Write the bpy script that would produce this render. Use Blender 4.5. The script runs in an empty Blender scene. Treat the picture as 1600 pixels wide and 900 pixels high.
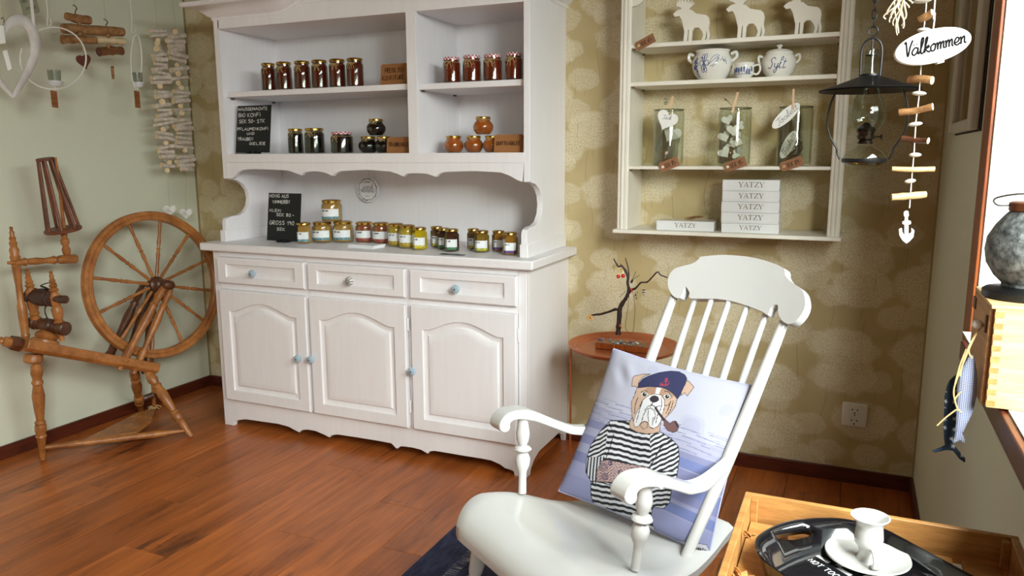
import bpy, bmesh, math, random
import numpy as np
from mathutils import Vector, Matrix, Quaternion
PI = math.pi
SC = bpy.context.scene
COL = SC.collection

# ---------------------------------------------------------------- camera
CP = (3.1888, -3.0776, 1.2446); PITCH, ROLL, YAW, FPX = -0.1714, -0.0039, 0.4182*-1, 1204.36
_cp, _sp, _cy, _sy = math.cos(PITCH), math.sin(PITCH), math.cos(YAW), math.sin(YAW)
FW = Vector((_sy*_cp, _cy*_cp, _sp)); _rt = Vector((_cy, -_sy, 0)); _up = _rt.cross(FW)
RT = _rt*math.cos(ROLL) + _up*math.sin(ROLL); UP = _up*math.cos(ROLL) - _rt*math.sin(ROLL)
CPV = Vector(CP)
cam = bpy.data.objects.new('camera', bpy.data.cameras.new('camera'))
cam.data.sensor_width = 36; cam.data.lens = FPX*36/1600; cam.data.clip_start = .02
m = Matrix((RT, UP, -FW)).transposed().to_4x4(); m.translation = CPV
cam.matrix_world = m
COL.objects.link(cam); SC.camera = cam

# ---------------------------------------------------------------- light
SC.view_settings.view_transform = 'Standard'; SC.view_settings.look = 'None'
SC.view_settings.gamma = 1; SC.view_settings.exposure = 0.30; SC.view_settings.use_curve_mapping = False
w = bpy.data.worlds.new('overcast_sky'); SC.world = w; w.use_nodes = True
w.node_tree.nodes['Background'].inputs[0].default_value = (.86, .93, 1, 1)
w.node_tree.nodes['Background'].inputs[1].default_value = 1.0
def area(name, loc, target, sx, sy, power, col):
    l = bpy.data.lights.new(name, 'AREA'); l.shape = 'RECTANGLE'; l.size = sx; l.size_y = sy
    l.energy = power; l.color = col
    o = bpy.data.objects.new(name, l); o.location = loc
    o.rotation_euler = (Vector(target)-Vector(loc)).to_track_quat('-Z', 'Y').to_euler()
    COL.objects.link(o); o['kind'] = 'structure'
    return o
# daylight through the side window; the rear lamp is an added unseen fill
area('side_window_daylight', (4.35, -2.20, 2.45), (2.6, -1.85, .75), 1.8, 1.6, 250, (.90, .885, 1))
area('added_rear_fill', (4.35, -4.10, 2.45), (1.9, -2.7, .7), 1.7, 1.6, 780, (.91, .885, 1))

# ---------------------------------------------------------------- pixel rays of the calibrated view, always met with a real plane
def P(x, y, X=None, Y=None, Z=None):
    d = FW + RT*((x-800)/FPX) + UP*((450-y)/FPX)
    if X is not None: t = (X-CP[0])/d[0]
    elif Y is not None: t = (Y-CP[1])/d[1]
    else: t = (Z-CP[2])/d[2]
    return CPV + d*t
def xat(px, Y, Z):
    s = (px-800)/FPX; e = RT - FW*s          # e.(p-C)=0
    v0 = Vector((-CP[0], Y-CP[1], Z-CP[2]))
    return -(e.dot(v0))/e[0]
def PJ(v):
    d = Vector(v)-CPV; z = d.dot(FW); return (800+FPX*d.dot(RT)/z, 450-FPX*d.dot(UP)/z)
def dist(p): return (Vector(p)-CPV).dot(FW)

# ---------------------------------------------------------------- materials
def lin(c):
    return tuple(((v/255)/12.92 if v/255 <= .04045 else ((v/255+.055)/1.055)**2.4) for v in c)
MATS = {}
def mat(name, rgb, rough=.5, metal=0, coat=0, bump=None, var=None, spec=.5, trans=0, sss=0, ior=1.45):
    """rgb in sRGB 0-255; bump=(scale, strength, stretch xyz); var=(scale, amount, stretch, rgb2)"""
    if name in MATS: return MATS[name]
    m = bpy.data.materials.new(name); m.use_nodes = True; nt = m.node_tree; b = nt.nodes['Principled BSDF']
    c = lin(rgb); b.inputs['Base Color'].default_value = (*c, 1); b.inputs['Roughness'].default_value = rough
    b.inputs['Metallic'].default_value = metal; b.inputs['Coat Weight'].default_value = coat
    b.inputs['Coat Roughness'].default_value = .04; b.inputs['Specular IOR Level'].default_value = spec
    b.inputs['Transmission Weight'].default_value = trans; b.inputs['IOR'].default_value = ior
    if sss: b.inputs['Subsurface Weight'].default_value = sss; b.inputs['Subsurface Scale'].default_value = .01
    L = nt.links
    tc = nt.nodes.new('ShaderNodeTexCoord')
    def noise(scale, st, detail=4):
        mp = nt.nodes.new('ShaderNodeMapping'); mp.inputs['Scale'].default_value = st
        L.new(tc.outputs['Object'], mp.inputs[0])
        n = nt.nodes.new('ShaderNodeTexNoise'); n.inputs['Scale'].default_value = scale; n.inputs['Detail'].default_value = detail
        L.new(mp.outputs[0], n.inputs['Vector']); return n
    if var is None: var = (9, .12, (1, 1, 1), tuple(v*.9 for v in rgb))
    n = noise(var[0], var[2]); mr = nt.nodes.new('ShaderNodeMapRange')
    mr.inputs[1].default_value = .38; mr.inputs[2].default_value = .68; mr.inputs[4].default_value = 1 if len(var) > 4 else var[1]*3
    L.new(n.outputs[0], mr.inputs[0])
    mx = nt.nodes.new('ShaderNodeMix'); mx.data_type = 'RGBA'; mx.inputs[6].default_value = (*c, 1); mx.inputs[7].default_value = (*lin(var[3]), 1)
    L.new(mr.outputs[0], mx.inputs[0]); L.new(mx.outputs[2], b.inputs['Base Color'])
    if bump:
        n2 = noise(bump[0], bump[2]); bp = nt.nodes.new('ShaderNodeBump'); bp.inputs['Strength'].default_value = bump[1]; bp.inputs['Distance'].default_value = .004
        L.new(n2.outputs[0], bp.inputs['Height']); L.new(bp.outputs[0], b.inputs['Normal'])
    MATS[name] = m; return m
def glass(name, tint=(235, 240, 232), refl=1.0, rough=.01):
    if name in MATS: return MATS[name]
    m = bpy.data.materials.new(name); m.use_nodes = True; nt = m.node_tree; nt.nodes.clear(); L = nt.links
    o = nt.nodes.new('ShaderNodeOutputMaterial'); t = nt.nodes.new('ShaderNodeBsdfTransparent'); t.inputs[0].default_value = (*lin(tint), 1)
    g = nt.nodes.new('ShaderNodeBsdfGlossy'); g.inputs['Roughness'].default_value = rough
    f = nt.nodes.new('ShaderNodeLayerWeight'); f.inputs[0].default_value = .5
    pw = nt.nodes.new('ShaderNodeMath'); pw.operation = 'POWER'; pw.inputs[1].default_value = 4; L.new(f.outputs['Facing'], pw.inputs[0])
    mu = nt.nodes.new('ShaderNodeMath'); mu.operation = 'MULTIPLY_ADD'; mu.inputs[1].default_value = .5*refl; mu.inputs[2].default_value = .045*refl
    x = nt.nodes.new('ShaderNodeMixShader'); L.new(pw.outputs[0], mu.inputs[0]); L.new(mu.outputs[0], x.inputs[0])
    L.new(t.outputs[0], x.inputs[1]); L.new(g.outputs[0], x.inputs[2]); L.new(x.outputs[0], o.inputs[0])
    MATS[name] = m; return m
def vcol(name, rough=.6, coat=0, attr='print', bump=0):
    if name in MATS: return MATS[name]
    m = bpy.data.materials.new(name); m.use_nodes = True; nt = m.node_tree; b = nt.nodes['Principled BSDF']
    a = nt.nodes.new('ShaderNodeAttribute'); a.attribute_name = attr; nt.links.new(a.outputs[0], b.inputs['Base Color'])
    b.inputs['Roughness'].default_value = rough; b.inputs['Coat Weight'].default_value = coat; b.inputs['Coat Roughness'].default_value = .03
    if bump:
        tc = nt.nodes.new('ShaderNodeTexCoord'); n = nt.nodes.new('ShaderNodeTexNoise'); n.inputs['Scale'].default_value = 900
        bp = nt.nodes.new('ShaderNodeBump'); bp.inputs['Strength'].default_value = bump; bp.inputs['Distance'].default_value = .001
        nt.links.new(tc.outputs['Object'], n.inputs['Vector']); nt.links.new(n.outputs[0], bp.inputs['Height']); nt.links.new(bp.outputs[0], b.inputs['Normal'])
    MATS[name] = m; return m
class NT:
    """tiny node graph helper"""
    def __init__(s, name):
        s.m = bpy.data.materials.new(name); s.m.use_nodes = True; s.nt = s.m.node_tree; s.b = s.nt.nodes['Principled BSDF']; MATS[name] = s.m
    def n(s, typ, ins=None, **pr):
        x = s.nt.nodes.new('ShaderNode'+typ)
        for k, v in pr.items(): setattr(x, k, v)
        for k, v in (ins or {}).items():
            if hasattr(v, 'is_output'): s.nt.links.new(v, x.inputs[k])
            else: x.inputs[k].default_value = v
        return x
    def math(s, op, a, b=0., c=0.): return s.n('Math', {0: a, 1: b, 2: c}, operation=op).outputs[0]
    def mix(s, f, a, b):
        A = (*lin(a), 1) if isinstance(a, tuple) else a; B = (*lin(b), 1) if isinstance(b, tuple) else b
        return s.n('Mix', {0: f, 6: A, 7: B}, data_type='RGBA').outputs[2]
    def ramp(s, v, lo, hi, a=0., b=1.): return s.n('MapRange', {0: v, 1: lo, 2: hi, 3: a, 4: b}).outputs[0]
    def out(s, col=None, rough=None, h=None, hs=.3, hd=.002):
        if col is not None: s.nt.links.new(col, s.b.inputs['Base Color'])
        if rough is not None:
            if hasattr(rough, 'is_output'): s.nt.links.new(rough, s.b.inputs['Roughness'])
            else: s.b.inputs['Roughness'].default_value = rough
        if h is not None:
            bp = s.n('Bump', {'Strength': hs, 'Distance': hd, 'Height': h}); s.nt.links.new(bp.outputs[0], s.b.inputs['Normal'])
        return s.m
def noise_of(g, vec, scale, detail=4, st=(1, 1, 1), rough=.5):
    mp = g.n('Mapping', {0: vec, 3: st}); return g.n('TexNoise', {'Vector': mp.outputs[0], 'Scale': scale, 'Detail': detail, 'Roughness': rough}).outputs[0]

def floor_material():
    g = NT('laminate_floor_wood'); tc = g.n('TexCoord'); oi = g.n('ObjectInfo'); r = oi.outputs['Random']
    off = g.n('CombineXYZ', {0: g.math('MULTIPLY', r, 37.), 1: g.math('MULTIPLY', r, 91.), 2: g.math('MULTIPLY', r, 13.)}).outputs[0]
    v = g.n('VectorMath', {0: tc.outputs['Object'], 1: off}, operation='ADD').outputs[0]
    wob = noise_of(g, v, 3, 2, (1, .6, 1))
    fine = noise_of(g, v, 60, 6, (1, .05, 1), .65)
    broad = noise_of(g, v, 9, 4, (1, .22, 1), .6)
    dark = g.ramp(noise_of(g, v, 12, 5, (1, .13, 1), .7), .53, .66)
    knot = g.ramp(noise_of(g, v, 6, 3, (1, .35, 1), .6), .55, .66)
    sx = g.n('SeparateXYZ', {0: v}); seg = g.ramp(noise_of(g, v, 55, 2, (.25, 1, 1)), .56, .68)   # short cross marks inside the dark veins
    c = g.mix(g.ramp(broad, .3, .7), (204, 114, 50), (156, 82, 34))
    c = g.mix(g.math('MULTIPLY', g.ramp(fine, .42, .75), .45), c, (84, 38, 18))
    c = g.mix(g.math('MULTIPLY', g.math('MULTIPLY', dark, knot), .85), c, (58, 28, 18))
    c = g.mix(g.math('MULTIPLY', dark, .36), c, (70, 33, 18))
    c = g.mix(g.math('MULTIPLY', g.math('MULTIPLY', seg, knot), .35), c, (50, 25, 16))
    c = g.mix(g.math('MULTIPLY', r, .28), c, (112, 56, 26))
    return g.out(c, g.ramp(fine, .2, .8, .27, .42), fine, .12, .001)
def wallpaper_material():
    g = NT('umbel_flower_wallpaper'); tc = g.n('TexCoord'); s = g.n('SeparateXYZ', {0: tc.outputs['Object']}); X, Z = s.outputs[0], s.outputs[2]
    vec = g.n('CombineXYZ', {0: X, 1: Z, 2: 0.}).outputs[0]
    speck = g.ramp(g.n('TexNoise', {'Vector': vec, 'Scale': 150, 'Detail': 3., 'Roughness': .7}).outputs[0], .44, .58)
    soft = noise_of(g, vec, 22, 4)
    mott = noise_of(g, vec, 5, 5)
    c = g.mix(g.ramp(mott, .35, .68), (192, 173, 128), (177, 157, 111))
    heads = None
    wv = g.n('TexNoise', {'Vector': g.n('CombineXYZ', {0: g.math('MULTIPLY', X, 1.5), 1: g.math('MULTIPLY', Z, 2.2), 2: 3.}).outputs[0], 'Scale': 1., 'Detail': 1.}).outputs[0]
    lx = g.math('MULTIPLY_ADD', X, 8.5, g.math('MULTIPLY', wv, 1.6)); ld = g.math('ABSOLUTE', g.math('SUBTRACT', g.math('FRACT', lx), .5))
    seg2 = g.n('TexNoise', {'Vector': g.n('CombineXYZ', {0: g.math('FLOOR', lx), 1: g.math('MULTIPLY', Z, 3.2), 2: 9.}).outputs[0], 'Scale': 1., 'Detail': 0.}).outputs[0]
    c = g.mix(g.math('MULTIPLY', g.math('MULTIPLY', g.ramp(ld, .022, .009), g.ramp(seg2, .46, .52)), .42), c, (142, 120, 82))
    for k, (sx, sz, ox, oz, rad, amt) in enumerate(((4.0, 5.6, .3, .1, .46, .80), (5.0, 7.0, .85, .55, .34, .6))):
        q = g.n('CombineXYZ', {0: g.math('MULTIPLY_ADD', X, sx, ox), 1: g.math('MULTIPLY_ADD', Z, sz, oz), 2: 0.}).outputs[0]
        vo = g.n('TexVoronoi', {'Vector': q, 'Scale': 1., 'Randomness': .62}, voronoi_dimensions='2D')
        d = g.math('ADD', vo.outputs['Distance'], g.math('MULTIPLY', g.math('SUBTRACT', soft, .5), .26))
        head = g.ramp(d, rad, rad*.82)
        # umbel rosettes inside the head
        ro = g.n('TexVoronoi', {'Vector': q, 'Scale': 9., 'Randomness': .8}, voronoi_dimensions='2D')
        ring = g.ramp(g.math('ABSOLUTE', g.math('SUBTRACT', ro.outputs['Distance'], .3)), .16, .04)
        tex = g.math('MULTIPLY_ADD', g.math('MAXIMUM', speck, g.math('MULTIPLY', ring, .5)), .72, .28)
        # stem: thin line below the cell centre
        ps = g.n('SeparateXYZ', {0: vo.outputs['Position']}); qs = g.n('SeparateXYZ', {0: q})
        bend = g.math('MULTIPLY', g.math('SINE', g.math('MULTIPLY', g.math('SUBTRACT', qs.outputs[1], ps.outputs[1]), 4.)), .035)
        dx = g.math('ABSOLUTE', g.math('ADD', g.math('SUBTRACT', qs.outputs[0], ps.outputs[0]), bend))
        stem = g.math('MULTIPLY', g.ramp(dx, .02, .008), g.math('LESS_THAN', qs.outputs[1], g.math('SUBTRACT', ps.outputs[1], .22)))
        c = g.mix(g.math('MULTIPLY', stem, .22), c, (140, 118, 80))
        hv = g.math('MULTIPLY', head, tex)
        c = g.mix(g.math('MULTIPLY', hv, amt), c, (222, 212, 184))
        heads = hv if heads is None else g.math('MAXIMUM', heads, hv)
    return g.out(c, .62, heads, .25, .001)
def gingham_material(name, a, b, scale):
    g = NT(name); tc = g.n('TexCoord'); s = g.n('SeparateXYZ', {0: tc.outputs['Object']})
    fx = g.math('GREATER_THAN', g.math('FRACT', g.math('MULTIPLY', s.outputs[0], scale)), .5); fz = g.math('GREATER_THAN', g.math('FRACT', g.math('MULTIPLY', s.outputs[2], scale)), .5)
    return g.out(g.mix(g.math('MULTIPLY', g.math('ADD', fx, fz), .5), a, b), .9)
def star_material(name, a, b):
    g = NT(name); tc = g.n('TexCoord'); s = g.n('SeparateXYZ', {0: tc.outputs['Object']})
    q = g.n('CombineXYZ', {0: s.outputs[0], 1: s.outputs[2], 2: 0.}).outputs[0]
    v = g.n('TexVoronoi', {'Vector': q, 'Scale': 62., 'Randomness': .35}, voronoi_dimensions='2D')
    l = g.n('VectorMath', {0: q, 1: (62., 62., 62.)}, operation='MULTIPLY').outputs[0]
    d = g.n('SeparateXYZ', {0: g.n('VectorMath', {0: l, 1: g.n('VectorMath', {0: v.outputs['Position'], 1: (62., 62., 62.)}, operation='MULTIPLY').outputs[0]}, operation='SUBTRACT').outputs[0]})
    an = g.math('ARCTAN2', d.outputs[1], d.outputs[0]); rr = g.math('MULTIPLY_ADD', g.math('COSINE', g.math('MULTIPLY', an, 5.)), .07, .17)
    return g.out(g.mix(g.math('LESS_THAN', v.outputs['Distance'], rr), a, b), .9)
def pine_material(name, a, b, st=(1, 1, 12), scale=9, rough=.45):
    g = NT(name); tc = g.n('TexCoord'); oi = g.n('ObjectInfo')
    off = g.n('CombineXYZ', {0: g.math('MULTIPLY', oi.outputs['Random'], 31.), 1: g.math('MULTIPLY', oi.outputs['Random'], 17.), 2: 0.}).outputs[0]
    v = g.n('VectorMath', {0: tc.outputs['Object'], 1: off}, operation='ADD').outputs[0]
    n = noise_of(g, v, scale, 5, st, .6); n2 = noise_of(g, v, scale*5, 3, st, .6)
    c = g.mix(g.ramp(n, .35, .65), a, b); c = g.mix(g.math('MULTIPLY', g.ramp(n2, .45, .7), .4), c, tuple(int(x*.78) for x in b))
    return g.out(c, rough, n2, .2, .001)

WHITE = mat('white_painted_wood', (240, 237, 239), .38, bump=(30, .10, (1, 1, .12)), var=(8, .12, (6, 6, .5), (232, 228, 231)))
CHAIRW = mat('white_lacquered_wood', (205, 204, 202), .22, coat=.3, var=(5, .1, (1, 1, 1), (199, 198, 194)))
SHELFW = mat('white_shelf_paint', (238, 232, 218), .45, bump=(30, .2, (1, 1, .12)))
SAGE = mat('sage_green_wall', (214, 215, 194), .75, bump=(90, .25, (1, 1, 1)), var=(2.2, .12, (1, 1, 1), (208, 209, 187)))
CEILM = mat('unseen_bounce_cut_brown', (128, 104, 80), .8)  # unseen ceiling and front wall, toned brown to cut bounced light
DARKW = pine_material('dark_red_brown_wood', (98, 42, 24), (72, 28, 16), (1, 1, 12), 9, .35)
ORANGEW = pine_material('varnished_orange_wood', (168, 88, 38), (120, 56, 22), (12, 12, 1), 9, .35)
SPINW = pine_material('turned_honey_wood', (184, 120, 62), (140, 84, 40), (1, 1, 1), 14, .38)
SPIND = pine_material('aged_dark_wood', (104, 60, 34), (62, 34, 20), (1, 1, 1), 14, .4)
PINE = pine_material('light_pine', (222, 186, 134), (204, 162, 106), (.6, 6, 12), 7, .42)
CRATEW = pine_material('crate_wood', (192, 140, 80), (160, 110, 58), (1, 6, 10), 8, .45)
DRIFT = pine_material('grey_driftwood', (232, 220, 206), (198, 182, 168), (3, 3, 3), 18, .8)
DRIFTL = pine_material('cut_end_wood', (230, 208, 170), (210, 184, 140), (3, 3, 3), 18, .8)
BARK = pine_material('brown_driftwood', (176, 130, 82), (128, 84, 46), (3, 3, 3), 14, .7)
TWINE = mat('jute_twine', (200, 172, 120), .9)
WSTR = mat('white_cord', (230, 226, 214), .9)
BLACKM = mat('black_metal', (14, 14, 15), .42)
GOLD = mat('gold_lid_metal', (206, 168, 88), .22, metal=1, var=(20, .1, (1, 1, 1), (186, 146, 66)))
KRAFT = mat('kraft_card', (156, 104, 60), .8)
TAGM = mat('kraft_tag', (150, 104, 72), .8)
INK = mat('black_ink', (14, 12, 12), .8, spec=.1)
CHALKB = mat('black_board', (22, 26, 26), .5)
CHALK = mat('white_chalk_pen', (238, 238, 234), .7)
CERAM = mat('white_glazed_ceramic', (236, 233, 224), .15, coat=.6)
BLUEINK = mat('blue_glaze_paint', (62, 84, 138), .25)
KNOBB = mat('pale_blue_ceramic', (168, 190, 204), .18, coat=.6)
COPPER = mat('copper_paint', (196, 116, 78), .3, metal=.55)
PAPER = mat('white_paper', (238, 238, 240), .5)
GLASS = glass('clear_glass'); GLASSG = glass('old_green_glass', (249, 251, 246), 1.5)

# ---------------------------------------------------------------- mesh builder
class MB:
    def __init__(s): s.v = []; s.f = []; s.m = []; s.c = None
    def add(s, vs, fs, mi=0):
        o = len(s.v); s.v += [tuple(v) for v in vs]; s.f += [tuple(i+o for i in f) for f in fs]; s.m += [mi]*len(fs); return s
    def box(s, a, b, mi=0):
        x0, y0, z0 = a; x1, y1, z1 = b
        return s.add([(x0, y0, z0), (x1, y0, z0), (x1, y1, z0), (x0, y1, z0), (x0, y0, z1), (x1, y0, z1), (x1, y1, z1), (x0, y1, z1)],
                     [(0, 3, 2, 1), (4, 5, 6, 7), (0, 1, 5, 4), (1, 2, 6, 5), (2, 3, 7, 6), (3, 0, 4, 7)], mi)
    def obox(s, c, ax, ay, az, mi=0):
        c = Vector(c); ax, ay, az = Vector(ax), Vector(ay), Vector(az); vs = []
        for k in (-1, 1):
            for (i, j) in ((-1, -1), (1, -1), (1, 1), (-1, 1)): vs.append(c+ax*i+ay*j+az*k)
        return s.add(vs, [(0, 3, 2, 1), (4, 5, 6, 7), (0, 1, 5, 4), (1, 2, 6, 5), (2, 3, 7, 6), (3, 0, 4, 7)], mi)
    def prism(s, poly, d, mi=0, side=None):
        """poly: list of 3D points, d: extrusion vector"""
        d = Vector(d); n = len(poly); p = [Vector(q) for q in poly]
        return s.add(p+[q+d for q in p], [tuple(range(n-1, -1, -1)), tuple(range(n, 2*n))]+[(i, (i+1) % n, n+(i+1) % n, n+i) for i in range(n)], mi)
    def loft(s, rings, mi=0, cap0=True, cap1=True, closed=True):
        n = len(rings[0]); vs = [v for r in rings for v in r]; fs = []
        for k in range(len(rings)-1):
            for i in range(n if closed else n-1):
                j = (i+1) % n; fs.append((k*n+i, k*n+j, (k+1)*n+j, (k+1)*n+i))
        if cap0: fs.append(tuple(range(n-1, -1, -1)))
        if cap1: fs.append(tuple((len(rings)-1)*n+i for i in range(n)))
        return s.add(vs, fs, mi)
    def lathe(s, prof, o=(0, 0, 0), axis=(0, 0, 1), n=24, mi=0, caps=(True, True), ph=0):
        """prof: (r, h)"""
        o = Vector(o); a = Vector(axis).normalized(); u = a.orthogonal().normalized(); w_ = a.cross(u)
        if abs(a.z) > .999: u = Vector((1, 0, 0)); w_ = Vector((0, 1, 0))*(1 if a.z > 0 else -1)
        R = [[o+a*h+(u*math.cos(2*PI*i/n+ph)+w_*math.sin(2*PI*i/n+ph))*max(r, 1e-5) for i in range(n)] for r, h in prof]
        return s.loft(R, mi, *caps)
    def tube(s, pts, r, n=8, mi=0, flat=None, closed=False):
        """pts: 3D points, r: number or list; flat=(normal, factor) squashes along normal"""
        p = [Vector(q) for q in pts]; N = len(p); r = [r]*N if not hasattr(r, '__len__') else r
        rings = []; up = None
        for i in range(N):
            t = (p[(i+1) % N]-p[i-1]) if closed else (p[min(i+1, N-1)]-p[max(i-1, 0)])
            t = t.normalized() if t.length > 1e-9 else Vector((0, 0, 1))
            if up is None: up = t.orthogonal().normalized()
            if flat: up = Vector(flat[0]); up = up-t*up.dot(t); up = up.normalized() if up.length > 1e-6 else t.orthogonal().normalized()
            else: up = (up-t*up.dot(t)).normalized()
            b = t.cross(up); k = flat[1] if flat else 1
            rings.append([p[i]+(up*math.cos(2*PI*j/n)*k+b*math.sin(2*PI*j/n))*r[i] for j in range(n)])
        if closed: rings.append(rings[0]); return s.loft(rings, mi, False, False)
        return s.loft(rings, mi)
    def ball(s, c, r, n=10, mi=0, sq=(1, 1, 1)):
        c = Vector(c); R = []
        for k in range(n//2+1):
            a = -PI/2+PI*k/(n//2); rr = max(math.cos(a), 1e-3)*r
            R.append([c+Vector((rr*math.cos(2*PI*i/n)*sq[0], rr*math.sin(2*PI*i/n)*sq[1], r*math.sin(a)*sq[2])) for i in range(n)])
        return s.loft(R, mi)
def smooth(pts, k=4, closed=False):
    p = [Vector(q) for q in pts]; n = len(p); out = []
    if n < 3: return p
    for i in range(n if closed else n-1):
        a, b, c, d = (p[(i-1) % n], p[i], p[(i+1) % n], p[(i+2) % n]) if closed else (p[max(i-1, 0)], p[i], p[i+1], p[min(i+2, n-1)])
        for j in range(k):
            t = j/k; out.append(.5*((2*b)+(c-a)*t+(2*a-5*b+4*c-d)*t*t+(3*b-a-3*c+d)*t**3))
    if not closed: out.append(p[-1])
    return out
ORG = {}
def setp(o, label=None, cat=None, group=None, kind=None):
    for k, v in (('label', label), ('category', cat), ('group', group), ('kind', kind)):
        if v: o[k] = v
    return o
def thing(name, label, cat, loc, group=None):
    o = bpy.data.objects.new(name, None); o.empty_display_size = .05; o.location = loc; COL.objects.link(o); ORG[o.name] = Vector(loc)
    return setp(o, label, cat, group)
def make(name, mb, mats, parent=None, label=None, org=None, bevel=0, seg=2, ang=35, kind=None):
    org = ORG[parent.name] if parent is not None else Vector(org or (0, 0, 0))
    me = bpy.data.meshes.new(name); me.from_pydata([(v[0]-org[0], v[1]-org[1], v[2]-org[2]) for v in mb.v], [], mb.f)
    for x in (mats if isinstance(mats, (list, tuple)) else [mats]): me.materials.append(x)
    me.polygons.foreach_set('material_index', mb.m); me.polygons.foreach_set('use_smooth', [True]*len(mb.f))
    me.update()
    if mb.c is None:
        bm = bmesh.new(); bm.from_mesh(me); bmesh.ops.recalc_face_normals(bm, faces=bm.faces[:]); bm.to_mesh(me); bm.free()
    try: me.set_sharp_from_angle(angle=math.radians(ang))
    except Exception: pass
    if mb.c is not None:
        ca = me.color_attributes.new('print', 'FLOAT_COLOR', 'POINT'); ca.data.foreach_set('color', np.asarray(mb.c, dtype=np.float32).ravel())
    o = bpy.data.objects.new(name, me); COL.objects.link(o)
    if parent is not None:
        o.parent = parent; ORG[o.name] = org
        if ORG.get(parent.name) is not None and parent.type == 'MESH' and parent.parent is None: pass
    else: o.location = org; ORG[o.name] = org
    if bevel:
        b = o.modifiers.new('edge', 'BEVEL'); b.width = bevel; b.segments = seg; b.limit_method = 'ANGLE'; b.angle_limit = math.radians(40)
    return setp(o, label, kind=kind)
def solo(name, mb, mats, label, cat, org, group=None, **k):
    o = make(name, mb, mats, None, None, org, **k); return setp(o, label, cat, group)
def copy_tree(o, parent=None):
    c = o.copy(); COL.objects.link(c); c.parent = parent
    for ch in list(o.children): copy_tree(ch, c)
    return c
def turned(mb, p0, p1, prof, n=12, mi=0):
    """lathe between two points: prof = (t, r)"""
    p0, p1 = Vector(p0), Vector(p1); d = p1-p0; L = d.length
    mb.lathe([(r, t*L) for t, r in prof], p0, d, n, mi); return mb

# ---------------------------------------------------------------- single-stroke lettering
ST = {
 'A': [[(0, 0), (.4, 1), (.8, 0)], [(.15, .38), (.65, .38)]], 'B': [[(0, 0), (0, 1), (.5, .95), (.55, .65), (.1, .52), (.6, .4), (.6, .08), (0, 0)]],
 'C': [[(.65, .85), (.35, 1), (.05, .6), (.1, .2), (.4, 0), (.65, .15)]], 'D': [[(0, 0), (0, 1), (.5, .85), (.65, .45), (.45, .1), (0, 0)]],
 'E': [[(.6, 1), (0, 1), (0, 0), (.6, 0)], [(0, .5), (.5, .5)]], 'F': [[(.6, 1), (0, 1), (0, 0)], [(0, .5), (.45, .5)]],
 'G': [[(.65, .85), (.35, 1), (.05, .6), (.1, .15), (.4, 0), (.68, .2), (.66, .45), (.4, .45)]], 'H': [[(0, 0), (0, 1)], [(.6, 0), (.6, 1)], [(0, .5), (.6, .5)]],
 'I': [[(.1, 0), (.1, 1)]], 'J': [[(.5, 1), (.5, .2), (.3, 0), (.05, .15)]], 'K': [[(0, 0), (0, 1)], [(.6, 1), (0, .45), (.6, 0)]], 'L': [[(0, 1), (0, 0), (.55, 0)]],
 'M': [[(0, 0), (.05, 1), (.4, .35), (.75, 1), (.8, 0)]], 'N': [[(0, 0), (0, 1), (.6, 0), (.6, 1)]], 'O': [[(.35, 1), (.03, .6), (.1, .1), (.45, 0), (.7, .45), (.6, .9), (.35, 1)]],
 'P': [[(0, 0), (0, 1), (.5, .95), (.58, .65), (0, .45)]], 'Q': [[(.35, 1), (.03, .6), (.1, .1), (.45, 0), (.7, .45), (.6, .9), (.35, 1)], [(.4, .25), (.75, -.1)]],
 'R': [[(0, 0), (0, 1), (.5, .95), (.55, .62), (0, .5), (.6, 0)]], 'S': [[(.6, .85), (.3, 1), (.05, .75), (.55, .35), (.4, .02), (0, .12)]], 'T': [[(0, 1), (.7, 1)], [(.35, 1), (.35, 0)]],
 'U': [[(0, 1), (.02, .2), (.3, 0), (.58, .2), (.6, 1)]], 'V': [[(0, 1), (.32, 0), (.65, 1)]], 'W': [[(0, 1), (.2, 0), (.42, .7), (.65, 0), (.85, 1)]],
 'X': [[(0, 1), (.6, 0)], [(.6, 1), (0, 0)]], 'Y': [[(0, 1), (.32, .5), (.62, 1)], [(.32, .5), (.28, 0)]], 'Z': [[(0, 1), (.6, 1), (0, 0), (.6, 0)]],
 '\u00dc': [[(0, .8), (.02, .2), (.3, 0), (.58, .2), (.6, .8)], [(.15, .98), (.17, 1.05)], [(.42, .98), (.44, 1.05)]],
 '0': [[(.3, 1), (.03, .6), (.1, .1), (.35, 0), (.55, .45), (.5, .9), (.3, 1)]], '1': [[(0, .6), (.3, 1), (.3, 0)]], '5': [[(.55, 1), (.1, 1), (.05, .6), (.5, .55), (.5, .1), (0, .05)]],
 '6': [[(.45, 1), (.08, .5), (.1, .1), (.4, 0), (.5, .3), (.3, .5), (.08, .35)]], '8': [[(.3, .52), (.05, .8), (.3, 1), (.52, .8), (.05, .25), (.25, 0), (.52, .22), (.3, .52)]],
 '9': [[(.5, .75), (.25, 1), (.05, .75), (.3, .55), (.5, .75), (.45, 0)]], '-': [[(0, .45), (.45, .45)]], '.': [[(.05, 0), (.1, .04)]],
}
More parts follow.
